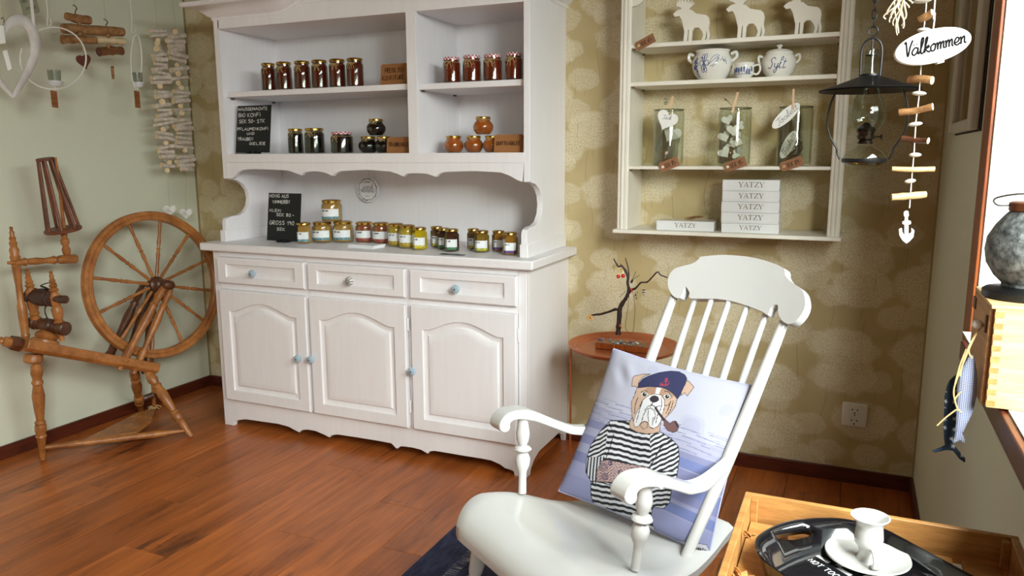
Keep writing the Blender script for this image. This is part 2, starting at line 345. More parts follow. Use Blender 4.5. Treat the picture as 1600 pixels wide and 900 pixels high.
LC = {  # joined script letters: (strokes, advance)
 'a': ([[(.5, .42), (.25, .5), (.03, .22), (.2, 0), (.45, .2), (.5, .48), (.5, .1), (.62, .02)]], .62), 'e': ([[(0, .15), (.35, .25), (.4, .45), (.2, .5), (.05, .2), (.25, 0), (.5, .12)]], .5),
 'k': ([[(0, .05), (.25, .8), (.28, 1.02), (.14, .9), (.08, 0)], [(.1, .22), (.36, .46), (.38, .32), (.14, .24), (.4, 0), (.5, .08)]], .5), 'l': ([[(0, .08), (.25, .7), (.28, 1.05), (.14, .95), (.1, .12), (.22, 0), (.34, .1)]], .33),
 'm': ([[(0, .4), (.06, .48), (.08, 0), (.1, .3), (.24, .5), (.3, .4), (.3, 0), (.33, .3), (.48, .5), (.54, .4), (.54, .08), (.66, .04)]], .66), 'n': ([[(0, .4), (.06, .48), (.08, 0), (.1, .3), (.28, .5), (.34, .4), (.34, .08), (.5, .06)]], .48),
 'o': ([[(.3, .5), (.06, .32), (.12, .02), (.35, .05), (.42, .35), (.28, .5), (.3, .42), (.55, .44)]], .52), 't': ([[(.18, .85), (.12, .1), (.25, 0), (.38, .1)], [(0, .58), (.34, .6)]], .36),
 'v': ([[(0, .48), (.14, 0), (.3, .5), (.42, .42)]], .42), 'y': ([[(0, .48), (.08, .1), (.28, .12), (.34, .48), (.3, -.2), (.1, -.42), (.05, -.2), (.4, .08)]], .42),
 'c': ([[(.4, .42), (.22, .5), (.04, .2), (.2, 0), (.44, .12)]], .44), 'r': ([[(0, .4), (.08, .5), (.1, 0), (.12, .3), (.32, .46)]], .34), 's': ([[(.3, .44), (.1, .48), (.1, .3), (.3, .15), (.2, 0), (0, .06)]], .34),
 'i': ([[(0, .45), (.05, .05), (.18, .02)], [(.06, .66), (.08, .7)]], .2),
 'T': ([[(0, .95), (.4, 1.02), (.8, .98)], [(.45, 1), (.36, .3), (.22, 0), (.05, .08)]], .5), 'V': ([[(0, .9), (.1, 1), (.25, 0), (.42, .6), (.62, 1.05)]], .56), 'S': ([[(.62, .82), (.45, 1.02), (.22, .8), (.42, .4), (.25, .02), (0, .1)], ], .62),
}
LC['\u00e4'] = (LC['a'][0]+[[(.15, .7), (.18, .74)], [(.38, .7), (.41, .74)]], LC['a'][1])
def strokes(text, script=False, jitter=0, seed=1):
    """list of 2D polylines; height 1, returns (polylines, width)"""
    rnd = random.Random(seed); x = 0; out = []
    for ch in text:
        if ch == ' ': x += .5; continue
        if script and ch in LC: ss, adv = LC[ch]
        elif ch in ST: ss = ST[ch]; adv = max(q[0] for s_ in ss for q in s_)+.25
        else: x += .5; continue
        dy = rnd.uniform(-jitter, jitter); sl = .22 if script else 0
        for s_ in ss:
            pl = [Vector((x+a+b*sl, b+dy, 0)) for a, b in s_]
            out.append([(q[0], q[1]) for q in (smooth(pl, 4) if (script or len(pl) > 4) and len(pl) > 2 else pl)])
        x += adv
    return out, x
def write(mb, lines, o, ex, ey, width, r, script=False, jitter=.05, depth=None, hmax=None):
    """lines: list of (text, x0, y0, w, h) in unit board coordinates; o+ex*x+ey*y"""
    o, ex, ey = Vector(o), Vector(ex), Vector(ey); nrm = ex.cross(ey).normalized()
    for i, (t, x0, y0, w_, h) in enumerate(lines):
        pl, W_ = strokes(t, script, jitter, i+3)
        for s_ in pl:
            pts = [o+ex*(x0+a/W_*w_)+ey*(y0+b*h) for a, b in s_]
            mb.tube(pts, r, 5, flat=(nrm, .35))
    return mb

# ================================================================ THE ROOM
W_, YF, HC = 3.4525, -4.60, 2.42
def struct(name, mb, m_, **k):
    o = make(name, mb, m_, **k); o['kind'] = 'structure'; return o
struct('wall_back', MB().box((-.12, 0, -.05), (W_+.45, .12, HC)), wallpaper_material())
struct('wall_left', MB().box((-.12, YF, -.05), (0, 0, HC)), SAGE)
WY0, WY1, WZ0, WZ1 = -2.92, -1.088, .80, 2.12          # window opening in the right wall
mb = MB().box((W_, WY1, -.05), (W_+.32, 0, HC)).box((W_, -3.26, -.05), (W_+.32, WY0, HC)).box((W_, YF, -.05), (W_+.32, -4.50, HC)).box((W_, -4.50, -.05), (W_+.32, -3.26, WZ0)).box((W_, -4.50, WZ1), (W_+.32, -3.26, HC)).box((W_, WY0, -.05), (W_+.32, WY1, WZ0)).box((W_, WY0, WZ1), (W_+.32, WY1, HC))
struct('wall_right', mb, SAGE)
JAMB = mat('white_window_jamb', (190, 189, 186), .6)
mb = MB().box((W_+.001, WY1-.004, WZ0), (W_+.33, WY1, WZ1)).box((W_+.012, WY0, WZ0), (W_+.33, WY0+.014, WZ1)).box((W_+.012, WY0+.014, WZ1-.014), (W_+.33, WY1-.014, WZ1))
win = struct('window_1', mb, JAMB)
mb = MB()
for a, b in (((W_+.26, WY0+.014, WZ0+.04), (W_+.31, WY0+.08, WZ1-.014)), ((W_+.26, WY1-.08, WZ0+.04), (W_+.31, WY1-.014, WZ1-.014)), ((W_+.26, WY0+.014, WZ0+.04), (W_+.31, WY1-.014, WZ0+.1)), ((W_+.26, WY0+.014, WZ1-.07), (W_+.31, WY1-.014, WZ1-.014)), ((W_+.265, -2.01, WZ0+.04), (W_+.305, -1.95, WZ1-.014))): mb.box(a, b)
make('window_frame', mb, JAMB, win)
make('pane', MB().box((W_+.284, WY0+.08, WZ0+.1), (W_+.287, WY1-.08, WZ1-.07)), GLASS, win)
mb = MB().box((W_-.008, WY1+.001, .8025), (W_, WY1+.100, WZ1+.09)).box((W_-.008, WY0-.10, .8425), (W_, WY0, WZ1+.09)).box((W_-.008, WY0+.0005, WZ1), (W_, WY1, WZ1+.09))
struct('trim_1', mb, ORANGEW, bevel=.002)
# sill: brown board with a white painted top set in it
mb = MB().box((3.418, WY0-.04, .800), (W_-.0085, -1.185, .842))
struct('trim_2', mb, DARKW, bevel=.003)
struct('trim_3', MB().box((3.430, WY0+.016, .8422), (W_+.27, WY1-.016, .8455)), JAMB)
struct('wall_front', MB().box((-.12, YF-.2, -.05), (W_+.45, YF, HC)), CEILM)
mb = MB()
for y in (-4.50, -3.90, -3.31): mb.box((W_+.25, y, WZ0), (W_+.30, y+.05, WZ1))
for z in (WZ0, 1.44, WZ1-.05): mb.box((W_+.25, -4.45, z), (W_+.30, -3.31, z+.05))
win2 = struct('added_rear_window', mb, JAMB)  # unseen window added so the rear fill light can enter
make('pane', MB().box((W_+.274, -4.45, WZ0), (W_+.277, -3.31, WZ1)), GLASS, win2)
struct('ceiling', MB().box((-.12, YF-.2, HC), (W_+.45, .12, HC+.1)), CEILM)
# floor: a dark subfloor and every laminate plank a piece
FLM = floor_material()
flo = struct('floor', MB().box((-.1, YF-.2, -.06), (W_+.3, .1, -.008)), mat('dark_joint', (60, 32, 18), .8))
PWD, PLN = .192, 1.285
rnd = random.Random(5); cache = {}
x = -.055; col_i = 0
while x < W_-.01:
    x0, x1 = max(x, .0), min(x+PWD, W_)
    y = -rnd.uniform(.15, 1.25) ; y1 = 0.0
    while y1 > YF:
        y0 = max(y, YF)
        if y1-y0 > .02:
            key = (round(x1-x0, 3), round(y1-y0, 3)); g_ = .0006
            if key not in cache:
                a, b = (x1-x0)/2-g_, (y1-y0)/2-g_
                mb = MB().loft([[(-a, -b, -.007), (a, -b, -.007), (a, b, -.007), (-a, b, -.007)], [(-a, -b, -.0008), (a, -b, -.0008), (a, b, -.0008), (-a, b, -.0008)], [(-a+.0009, -b+.0009, 0), (a-.0009, -b+.0009, 0), (a-.0009, b-.0009, 0), (-a+.0009, b-.0009, 0)]])
                o = make('plank', mb, FLM, ang=20); cache[key] = o.data
            else: o = bpy.data.objects.new('plank', cache[key]); COL.objects.link(o)
            o.parent = flo; o.location = ((x0+x1)/2, (y0+y1)/2, 0)
        y1 = y0; y = y0-PLN
        if y1 <= YF: break
    x += PWD; col_i += 1
BH = .056
struct('baseboard_left', MB().box((0, YF, 0), (.013, 0, BH)), DARKW, bevel=.002)
struct('baseboard_back', MB().box((.013, -.013, 0), (W_-.013, 0, BH)), DARKW, bevel=.002)
struct('baseboard_right', MB().box((W_-.013, YF, 0), (W_, 0, BH)), DARKW, bevel=.002)
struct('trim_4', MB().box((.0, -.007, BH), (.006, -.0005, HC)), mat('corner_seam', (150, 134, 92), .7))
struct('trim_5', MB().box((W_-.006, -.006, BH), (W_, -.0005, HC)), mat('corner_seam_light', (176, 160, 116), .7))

# socket on the back wall
sk = thing('wall_socket', 'white double wall socket low on the flowered wallpaper near the right corner', 'socket', (3.238, 0, .272))
SOC = mat('white_plastic', (232, 230, 222), .35, coat=.2); HOLE = mat('socket_hole', (40, 38, 36), .6)
make('cover_plate', MB().box((3.194, -.014, .226), (3.282, 0, .318)), SOC, sk, bevel=.006, seg=3)
for z in (.293, .251):
    mb = MB(); mb.lathe([(.019, -.0005), (.019, .004), (.016, .004), (.0155, -.001)], (3.238, -.0135, z), (0, -1, 0), 24)
    s_ = make('socket_well', mb, SOC, sk)
    mb = MB()
    for dx, dz in ((-.009, 0), (.009, 0)): mb.lathe([(.0028, 0), (.0028, .0015)], (3.238+dx, -.0135, z+dz), (0, -1, 0), 8)
    mb.lathe([(.0034, 0), (.0034, .0015)], (3.238, -.0135, z-.014), (0, -1, 0), 8)
    make('pin_hole', mb, HOLE, s_)
mb = MB().lathe([(.003, 0), (.003, .001)], (3.238, -.0139, .272), (0, -1, 0), 8); make('screw', mb, HOLE, sk)

# ================================================================ THE DRESSER
XA, XB, YFR, CT = .545, 2.0856, -.46, .86
dr = thing('dresser', 'tall white painted dresser with three drawers, three doors and open shelves of jars', 'dresser', (1.315, -.23, 0))
def curve_poly(pts, x_shift=0): return smooth([Vector((a, b, 0)) for a, b in pts], 3)
# carcass
front = [(.5454, 0), (.600, 0), (.604, .016)]
ap = [(.604, .016), (.625, .03), (.671, .041), (.72, .0425), (.783, .0435), (.86, .046), (.922, .041), (.955, .030), (.9818, .0225), (.995, .036), (1.0277, .043), (1.07, .043), (1.1154, .033), (1.147, .024), (1.155, .036), (1.19, .044), (1.2876, .046), (1.40, .047), (1.4654, .046), (1.485, .030), (1.4942, .026), (1.51, .040), (1.5316, .042), (1.57, .043), (1.61, .040), (1.6419, .028), (1.65, .040), (1.6742, .0455), (1.75, .046), (1.8115, .046), (1.89, .047), (1.9324, .046), (1.97, .036), (1.9913, .024), (2.02, .020), (2.030, .016)]
face = front+ap+[(2.032, 0), (XB, 0), (XB, .13), (.5454, .13)]
mb = MB().prism([(a, YFR, b) for a, b in face], (0, .022, 0))
mb.box((XA, YFR, .13), (.588, YFR+.022, .825)).box((2.052, YFR, .13), (XB, YFR+.022, .825)).box((.588, YFR, .797), (2.052, YFR+.018, .825))
for x in (1.078, 1.579): mb.box((x-.013, YFR, .13), (x+.013, YFR+.018, .797))
for a_, b_ in ((.588, 1.065), (1.091, 1.566), (1.592, 2.052)): mb.box((a_, YFR, .650), (b_, YFR+.018, .682))
mb.box((.588, YFR+.018, .13), (2.052, YFR+.022, .797))
for x in (XA, XB-.02):
    mb.prism([(x, YFR+.022, 0), (x, YFR+.022, .825), (x, 0, .825), (x, 0, 0), (x, -.025, 0), (x, -.04, .032), (x, -.075, .045), (x, -.10, .062), (x, -.33, .062), (x, -.385, .045), (x, -.415, .022), (x, -.425, 0)], (.02, 0, 0))
mb.box((XA+.02, -.03, .05), (XB-.02, -.02, .825)).box((XA+.02, YFR+.022, .10), (XB-.02, -.03, .115))
make('cabinet_body', mb, WHITE, dr, bevel=.0015)
make('countertop', MB().box((.503, -.497, .825), (2.124, 0, CT)), WHITE, dr, bevel=.006, seg=3)
def rectloop(x0, x1, z0, z1, i, y, n=48):
    """rounded loop ordered like archloop"""
    return archloop(x0, x1, z0, z1, 0, i, y, n)
def archloop(x0, x1, z0, z1, rise, i, y, n=48):
    a, b, c = x0+i, x1-i, z0+i; t = z1-i; k = n//4; pts = []
    for j in range(k): pts.append((a+(b-a)*j/k, y, c))
    for j in range(k): pts.append((b, y, c+(t-rise-c)*j/k))
    for j in range(k):
        u = 1-2*j/k; xx = a+(b-a)*(1+u)/2; au = abs(u)
        zz = t-rise+(rise*(math.cos(PI*min(au/.86, 1))*.5+.5)**.62 if au < .86 else 0)
        pts.append((xx, y, zz))
    for j in range(k): pts.append((a, y, t-rise-(t-rise-c)*j/k))
    return pts
def panel(x0, x1, z0, z1, yf, rise, mx, mz0, mz1, deep):
    mb = MB(); th = .024
    L = [archloop(x0, x1, z0, z1, 0, 0, yf+th), archloop(x0, x1, z0, z1, 0, 0, yf+.004), archloop(x0, x1, z0, z1, 0, .004, yf)]
    q = (x0+mx, x1-mx, z0+mz0, z1-mz1, rise)
    L += [archloop(*q, 0, yf), archloop(*q, .003, yf+.007), archloop(*q, .012, yf+.010)]
    if deep: L += [archloop(*q, .022, yf+.010), archloop(*q, .028, yf+.004), archloop(*q, .046, yf+.001), archloop(*q, .050, yf+.001)]
    mb.loft(L, 0, True, True)
    return mb
KP = [(.0055, 0), (.0055, .009), (.009, .012), (.0155, .016), (.0175, .0215), (.0155, .027), (.010, .0305), (.003, .0315), (.0005, .0315)]
def knob(parent, x, z, y0, m_, ribs=False, label=None):
    mb = MB(); mb.lathe(KP, (x, y0, z), (0, -1, 0), 20)
    k = make('knob', mb, m_, parent, label)
    if ribs:
        mb = MB()
        for j in range(8):
            a = 2*PI*j/8; pts = [(x+math.cos(a)*r_*1.04, y0-h*1.02, z+math.sin(a)*r_*1.04) for r_, h in KP[2:8]]
            mb.tube(pts, .0019, 6)
        make('stripe', mb, mat('grey_knob_stripe', (120, 116, 112), .3), k)
    else:
        mb = MB(); mb.lathe([(.0032, 0), (.0036, .001), (.0005, .002)], (x, y0-.031, z), (0, -1, 0), 10); make('screw', mb, mat('dull_steel', (120, 126, 130), .3, metal=.9), k)
for i, (x0, x1) in enumerate(((.587, 1.069), (1.089, 1.566), (1.591, 2.052))):
    d = make('drawer', panel(x0, x1, .682, .797, YFR-.024, 0, .048, .028, .028, False), WHITE, dr)
    knob(d, ((.8058, 1.317, 1.8088)[i]), .737, YFR-.024, CERAM if i == 1 else KNOBB, i == 1, ('pale blue ceramic knob', 'white ceramic knob with grey stripes', 'pale blue ceramic knob')[i])
for i, (x0, x1, zt) in enumerate(((.588, 1.0690, .650), (1.0875, 1.565, .652), (1.5905, 2.051, .654))):
    d = make('door', panel(x0, x1, .135, zt, YFR-.024, .045, .052, .048, .050, True), WHITE, dr)
    knob(d, (1.0300, 1.0995, 1.603)[i], (.3785, .3824, .3875)[i], YFR-.024, KNOBB, label='pale blue ceramic knob')
    hx = (x0-.006, x1+.006, x1+.006)[i]
    for z in (.22, .565):
        mb = MB().lathe([(.004, 0), (.0045, .002), (.0045, .05), (.004, .052)], (hx, YFR-.012, z-.02), (0, 0, 1), 8)
        make('hinge', mb, WHITE, d)
# upper part
UA, UB, UY, UT = .566, 2.067, -.385, 1.875
scr = [(UY, 1.300), (UY, 1.150), (-.372, 1.140), (-.330, 1.134), (-.290, 1.116), (-.262, 1.085), (-.254, 1.05), (-.262, 1.015), (-.290, .986), (-.33, .974), (-.38, .972), (-.405, .965), (-.414, .950), (-.414, CT), (-.001, CT), (-.001, UT), (UY, UT)]
for x in (UA, UB-.024):
    sp = make('side_panel', MB().prism([(x, a, b) for a, b in scr], (.024, 0, 0)), WHITE, dr, bevel=.0015)
for x in (UA-.006, UB-.026): make('plinth_block', MB().box((x, -.425, CT), (x+.034, -.001, .912)), WHITE, dr, bevel=.003)
mb = MB().box((UA+.024, -.02, CT+.001), (UB-.024, -.008, UT)); make('back_panel', mb, WHITE, dr)
# face frame, divider and shelves
uap = [(.597, 1.143), (.615, 1.143), (.628, 1.152), (.65, 1.172), (.6818, 1.1826), (.7481, 1.1850), (.83, 1.1836), (.9283, 1.1806), (.965, 1.172), (1.002, 1.1600), (1.012, 1.170), (1.0275, 1.1742), (1.07, 1.178), (1.1009, 1.1766), (1.14, 1.168), (1.166, 1.1585), (1.18, 1.170), (1.2084, 1.179), (1.336, 1.1850), (1.4538, 1.1784), (1.49, 1.168), (1.5136, 1.1590), (1.53, 1.170), (1.5574, 1.1726), (1.6215, 1.1712), (1.6634, 1.1585), (1.68, 1.172), (1.7056, 1.178), (1.828, 1.1820), (1.9465, 1.1776), (1.985, 1.165), (2.0139, 1.1500), (2.035, 1.143)]
mb = MB().prism([(a, UY, b) for a, b in uap]+[(2.043, UY, 1.214), (.590, UY, 1.214)], (0, .02, 0)); make('scalloped_apron', mb, WHITE, dr, bevel=.001)
mb = MB().box((UA, UY-.002, 1.143), (.597, UY, UT-.04)).box((2.043, UY-.002, 1.143), (UB, UY, UT-.04)).box((1.545, UY-.002, 1.252), (1.589, UY+.018, 1.790)).box((.590, UY-.002, 1.790), (2.043, UY+.018, 1.86))
make('face_frame', mb, WHITE, dr, bevel=.0012)
make('divider', MB().box((1.556, UY+.018, 1.252), (1.578, -.02, 1.80)), WHITE, dr)
for a, b in (((.590, UY-.003, 1.214), (2.043, -.02, 1.252)), ((.590, UY+.025, 1.501), (1.556, -.02, 1.524)), ((1.578, UY+.025, 1.498), (2.043, -.02, 1.521))):
    make('shelf', MB().box(a, b), WHITE, dr, bevel=.0015)
for x in (.592, 1.548, 1.579, 2.035):
    for y in (-.33, -.06): make('shelf_pin', MB().box((x, y-.008, 1.492), (x+.008, y+.008, 1.4985)), mat('dull_steel2', (96, 94, 92), .4), dr)
make('top_board', MB().box((UA+.024, UY+.018, 1.790), (UB-.024, -.008, 1.81)), WHITE, dr)
# cornice that sweeps up into a bonnet in the middle
def bump(x):
    a, b = .90, 1.80
    if x <= a or x >= b: return 0
    u = (x-a)/(b-a); e = min(u, 1-u)/.42
    return .125 if e >= 1 else .125*(3*e*e-2*e**3)
prof = [(0, 0), (.004, 0), (.006, .012), (.018, .018), (.030, .030), (.046, .042), (.066, .048), (.088, .050), (.094, .056), (.094, .068), (.086, .072), (0, .074)]
path = [(UA, -.001, -1, 0, 0)]+[(UA, UY, -1, -1, 0)]+[(x, UY, 0, -1, bump(x)) for x in np.linspace(.72, 1.95, 60)]+[(UB, UY, 1, -1, 0), (UB, -.001, 1, 0, 0)]
rings = [[(x+nx*o_, y+ny*o_, 1.826+h+dz) for o_, h in prof] for x, y, nx, ny, dz in path]
mb = MB(); mb.loft(rings, 0, True, True); make('cornice', mb, WHITE, dr, ang=28)
xs = np.linspace(.80, 1.90, 40)
mb = MB().prism([(UA+.032, UY+.0005, 1.861), (UB-.026, UY+.0005, 1.861), (UB-.026, UY+.0005, 1.885)]+[(x, UY+.0005, 1.885+bump(x)) for x in xs[::-1]]+[(UA+.032, UY+.0005, 1.885)], (0, .0165, 0)); make('bonnet_board', mb, WHITE, dr)

# ================================================================ JARS
def band(mb, prof_r, z0, z1, a0, a1, nx=26, nz=14, colour=None, off=.0006, hexa=False, rot=0, seed=1):
    """curved label patch around radius prof_r facing angle (a0..a1), colour(u,v)->rgb"""
    vs = []; cs = []
    for k in range(nz+1):
        for i in range(nx+1):
            a = a0+(a1-a0)*i/nx; r = prof_r+off
            if hexa:
                q = (a-rot) % (PI/3)-PI/6; r = (prof_r*math.cos(PI/6)+off)/math.cos(q)
            vs.append((r*math.cos(a), r*math.sin(a), z0+(z1-z0)*k/nz)); cs.append((*lin(colour(i/nx, k/nz)), 1))
    o = len(mb.v); mb.v += vs; mb.c = (mb.c or [])+cs
    for k in range(nz):
        for i in range(nx):
            b = o+k*(nx+1)+i; mb.f.append((b, b+1, b+nx+2, b+nx+1)); mb.m.append(0)
    return mb
FACE = -PI/2+.35      # jars face the room, a little towards the camera side
def label_colour(rgb, seed=0):
    rnd = random.Random(seed); g = [[rnd.random() for _ in range(60)] for _ in range(40)]
    def f(u, v):
        if v < .26:
            return rgb if g[int(v*30)][int(u*26)] > .35 else tuple(int(c*.6) for c in rgb)
        if .08 < u < .5 and (.74 < v < .86): return (96, 100, 110) if g[1][int(u*40)] > .3 else (232, 234, 236)
        if .08 < u < .45 and (.38 < v < .62) and int(v*28) % 2: return (150, 152, 160) if g[2][int(u*40)] > .3 else (232, 234, 236)
        if .58 < u < .95 and v > .32 and int(v*28) % 2: return (176, 180, 192)
        return (236, 238, 240)
    return f
def jam_mat(name, rgb, dark=False):
    return mat(name, rgb, .12, coat=1, var=(14, .3, (1, 1, 1), tuple(int(c*.72) for c in rgb)), sss=0 if dark else .15)
def gingham_lid_colour(): pass
def bow(mb, r, z, seed, loop=1.):
    rnd = random.Random(seed)
    a = FACE+rnd.uniform(-.5, .1); c = Vector((math.cos(a)*r, math.sin(a)*r, z)); t = Vector((-math.sin(a), math.cos(a), 0)); n_ = Vector((math.cos(a), math.sin(a), 0))
    mb.tube([(math.cos(k)*r, math.sin(k)*r, z+.0005*math.sin(3*k)) for k in np.linspace(0, 2*PI, 25)[:-1]], .0008, 5, closed=True)
    for s_ in (-1, 1):
        w_ = rnd.uniform(.010, .016)*loop; h = rnd.uniform(-.012, .002)*loop
        mb.tube(smooth([c, c+t*s_*w_*.6+Vector((0, 0, .004))+n_*.003, c+t*s_*w_+Vector((0, 0, h))+n_*.004, c+t*s_*w_*.5+Vector((0, 0, h-.002))+n_*.003, c+n_*.001], 4), .0007, 5)
        mb.tube(smooth([c, c+t*s_*rnd.uniform(.002, .01)+Vector((0, 0, -.010))+n_*.003, c+t*s_*rnd.uniform(.003, .014)+Vector((0, 0, -.022*loop))+n_*.003], 4), .0007, 5)
def jar_proto(kind, r, h, jam, lidm, label=None, seed=0):
    """built at the origin, base on z=0"""
    root = thing('jam_jar', 'x', 'jar', (0, 0, 0))
    lh = .011
    if kind == 'tall': pr = [(.5*r, 0), (.92*r, .001), (r, .006), (r, h*.74), (.96*r, h*.80), (.84*r, h*.845), (.84*r, h-.004)]
    elif kind == 'squat': pr = [(.5*r, 0), (.90*r, .001), (r, .007), (r, h*.72), (.97*r, h*.78), (.85*r, h*.835), (.85*r, h-.004)]
    elif kind == 'belly': pr = [(.4*r, 0), (.60*r, .001), (.70*r, h*.06), (.92*r, h*.24), (r, h*.42), (.97*r, h*.55), (.80*r, h*.70), (.68*r, h*.76), (.68*r, h-.004)]
    else: pr = [(.6*r, 0), (.94*r, .002), (r, .006), (r, h*.76), (.80*r, h*.85), (.80*r, h-.004)]
    n = 6 if kind == 'hex' else 28; ph = FACE-PI/6 if kind == 'hex' else 0
    def lz(p_, d, zt):
        return [(max(a-d, .001), b) for a, b in p_ if b <= zt]
    mb = MB(); inner = lz(pr, .0018, h*.9); inner[0] = (.0005, .003); inner = [(a, max(b, .003)) for a, b in inner]
    inner.append((inner[-1][0], h*.88)); mb.lathe(inner, n=n, ph=ph); make('contents', mb, jam, root, ang=30)
    mb = MB(); mb.lathe(pr, n=n, ph=ph); make('glass', mb, GLASS, root, ang=30)
    rl = {'belly': .72, 'hex': .88}.get(kind, .92)*r
    mb = MB(); mb.lathe([(rl*.96, h-lh), (rl, h-lh+.001), (rl, h-.003), (rl*.95, h-.0008), (rl*.86, h), (rl*.8, h-.0012), (.0005, h-.0012)], n=28)
    if lidm == 'check':
        # red and white checked lid: alternate the faces
        base = len(mb.f); mb = MB()
        for k in range(28):
            for j, (q0, q1) in enumerate((((rl, h-lh), (rl, h-lh*.45)), ((rl, h-lh*.45), (rl*.95, h)), ((rl*.95, h), (rl*.55, h)), ((rl*.55, h), (.0005, h)))):
                vs = []
                for (a, z_) in (q0, q1):
                    for kk in (k, k+1): vs.append((a*math.cos(2*PI*kk/28), a*math.sin(2*PI*kk/28), z_))
                mb.add([vs[0], vs[1], vs[3], vs[2]], [(0, 1, 2, 3)], (k+j) % 2)
        make('lid', mb, [mat('lid_red', (176, 44, 56), .35, coat=.3), mat('lid_white', (232, 222, 222), .35, coat=.3)], root)
    else: make('lid', mb, lidm, root)
    if label:
        mb = MB(); wd = {'hex': PI/3*.99, 'squat': .98}.get(kind, .95)
        band(mb, r, h*.10 if kind == 'hex' else h*.14, h*.56 if kind == 'hex' else h*.60, FACE-wd, FACE+wd, colour=label_colour(label, seed), hexa=kind == 'hex', rot=ph)
        make('label', mb, vcol('printed_label', .45), root, 'white printed label')
    return root
used = set()
def put_jar(proto, kindname, px, Y, Z, label, group, wpx=None, ptop=None, base_r=None, base_h=None, twine=None, rot=0):
    x = xat(px, Y, Z); D = dist((x, Y, Z))
    r = wpx/2*D/FPX if wpx else base_r; h = (P(px, ptop, Y=Y-r*.6).z-Z) if ptop else base_h
    if proto.name in used: o = copy_tree(proto)
    else: o = proto; used.add(proto.name)
    o.location = (x, Y, Z+.0005); o.scale = (r/base_r, r/base_r, h/base_h); o['label'] = label; o['group'] = group
    if twine is not None:
        mb = MB(); bow(mb, base_r*twine[0], base_h*twine[1], int(px), twine[2]); t = make('twine', mb, TWINE); t.parent = o; t.location = (0, 0, 0)
    return o
def top_of(o): return max((o.matrix_world @ Vector(c)).z for ch in o.children for c in ch.bound_box)
JR, JB = jam_mat('dark_red_jam', (104, 34, 20)), jam_mat('black_jelly', (28, 16, 20), True)
JQ = jam_mat('amber_quince_jelly', (206, 104, 40)); JS = jam_mat('deep_orange_jelly', (132, 44, 22))
G1 = 'gold lidded jars of red jam on the upper shelf'; G2 = 'jars with red checked lids on the right upper shelf'; G3 = 'round bellied jars of amber jelly'; G4 = 'jars of black jelly on the lower left shelf'
# upper left shelf, six gold lidded jars
p1 = jar_proto('tall', .032, .112, JR, GOLD)
pos = ('leftmost', 'second', 'third', 'fourth', 'fifth', 'sixth and rightmost')
for i, (px, top) in enumerate(((421, 98), (445, 96), (473.5, 94.5), (500.5, 93), (528, 91.5), (555.5, 90))):
    put_jar(p1, 'tall', px, -.315, 1.524, pos[i]+' of six gold lidded jars of red jam on the upper left shelf', G1, (23, 25, 25.5, 25.5, 26, 26.5)[i], top, .032, .112, (.88, .80, 1.))
p2 = jar_proto('squat', .036, .096, JS, 'check')
pos = ('leftmost', 'second', 'third', 'rightmost')
for i, (px, top) in enumerate(((706, 89), (737.5, 86), (770, 84.5), (803, 82))):
    put_jar(p2, 'squat', px, -.31, 1.521, pos[i]+' of the four jam jars with red checked lids on the upper right shelf', G2, (28, 29, 30, 28)[i], top, .036, .096, (.93, .80, 1.2))
p3 = jar_proto('tall', .034, .112, JB, GOLD)
put_jar(p3, 'tall', 463, -.30, 1.252, 'narrower gold lidded jar of black jelly beside the upper chalkboard', G4, 24, 201, .034, .112, (.88, .83, 1.))
put_jar(p3, 'tall', 492.5, -.30, 1.252, 'wider gold lidded jar of black jelly, second from the upper chalkboard', G4, 31, 200, .034, .112, (.88, .83, 1.))
p4 = jar_proto('squat', .040, .096, JB, 'check')
put_jar(p4, 'squat', 535, -.30, 1.252, 'jar of black jelly with a red checked lid on the lower left shelf', G4, 35, 206, .040, .096, (.93, .80, 1.2))
p5 = jar_proto('belly', .045, .083, JB, GOLD)
b1 = put_jar(p5, 'belly', 576, -.27, 1.252, 'left round bellied jar of black jelly, lower one of its small stack', G4, 32, 213, .045, .083, (.70, .84, 1.1))
b2 = put_jar(p5, 'belly', 600, -.27, 1.252, 'round bellied jar of black jelly partly hidden behind the kraft card', G4, 30, 213, .045, .083, (.70, .84, 1.1))
zt = 1.2535+b1.scale[2]*.083
put_jar(p5, 'belly', 588, -.27, zt, 'round bellied jar of black jelly standing on top of two others', G4, 31, 185.5, .045, .083, (.70, .84, 1.))
p6 = jar_proto('belly', .045, .083, JQ, GOLD)
b1 = put_jar(p6, 'belly', 709, -.28, 1.252, 'leftmost round bellied jar of amber jelly on the lower right shelf', G3, 33, 212, .045, .083)
b2 = put_jar(p6, 'belly', 740.5, -.28, 1.252, 'middle round bellied jar of amber jelly in the bottom row on the lower right shelf', G3, 31, 212, .045, .083, (.70, .84, .8))
b3 = put_jar(p6, 'belly', 769, -.29, 1.252, 'round bellied jar of amber jelly half hidden behind the kraft card on the right', G3, 30, 212, .045, .083, (.70, .84, .8))
zt = 1.2535+b1.scale[2]*.083
put_jar(p6, 'belly', 755, -.285, zt, 'round bellied jar of amber jelly standing on top of the lower row', G3, 32.5, 182, .045, .083, (.70, .84, 1.))
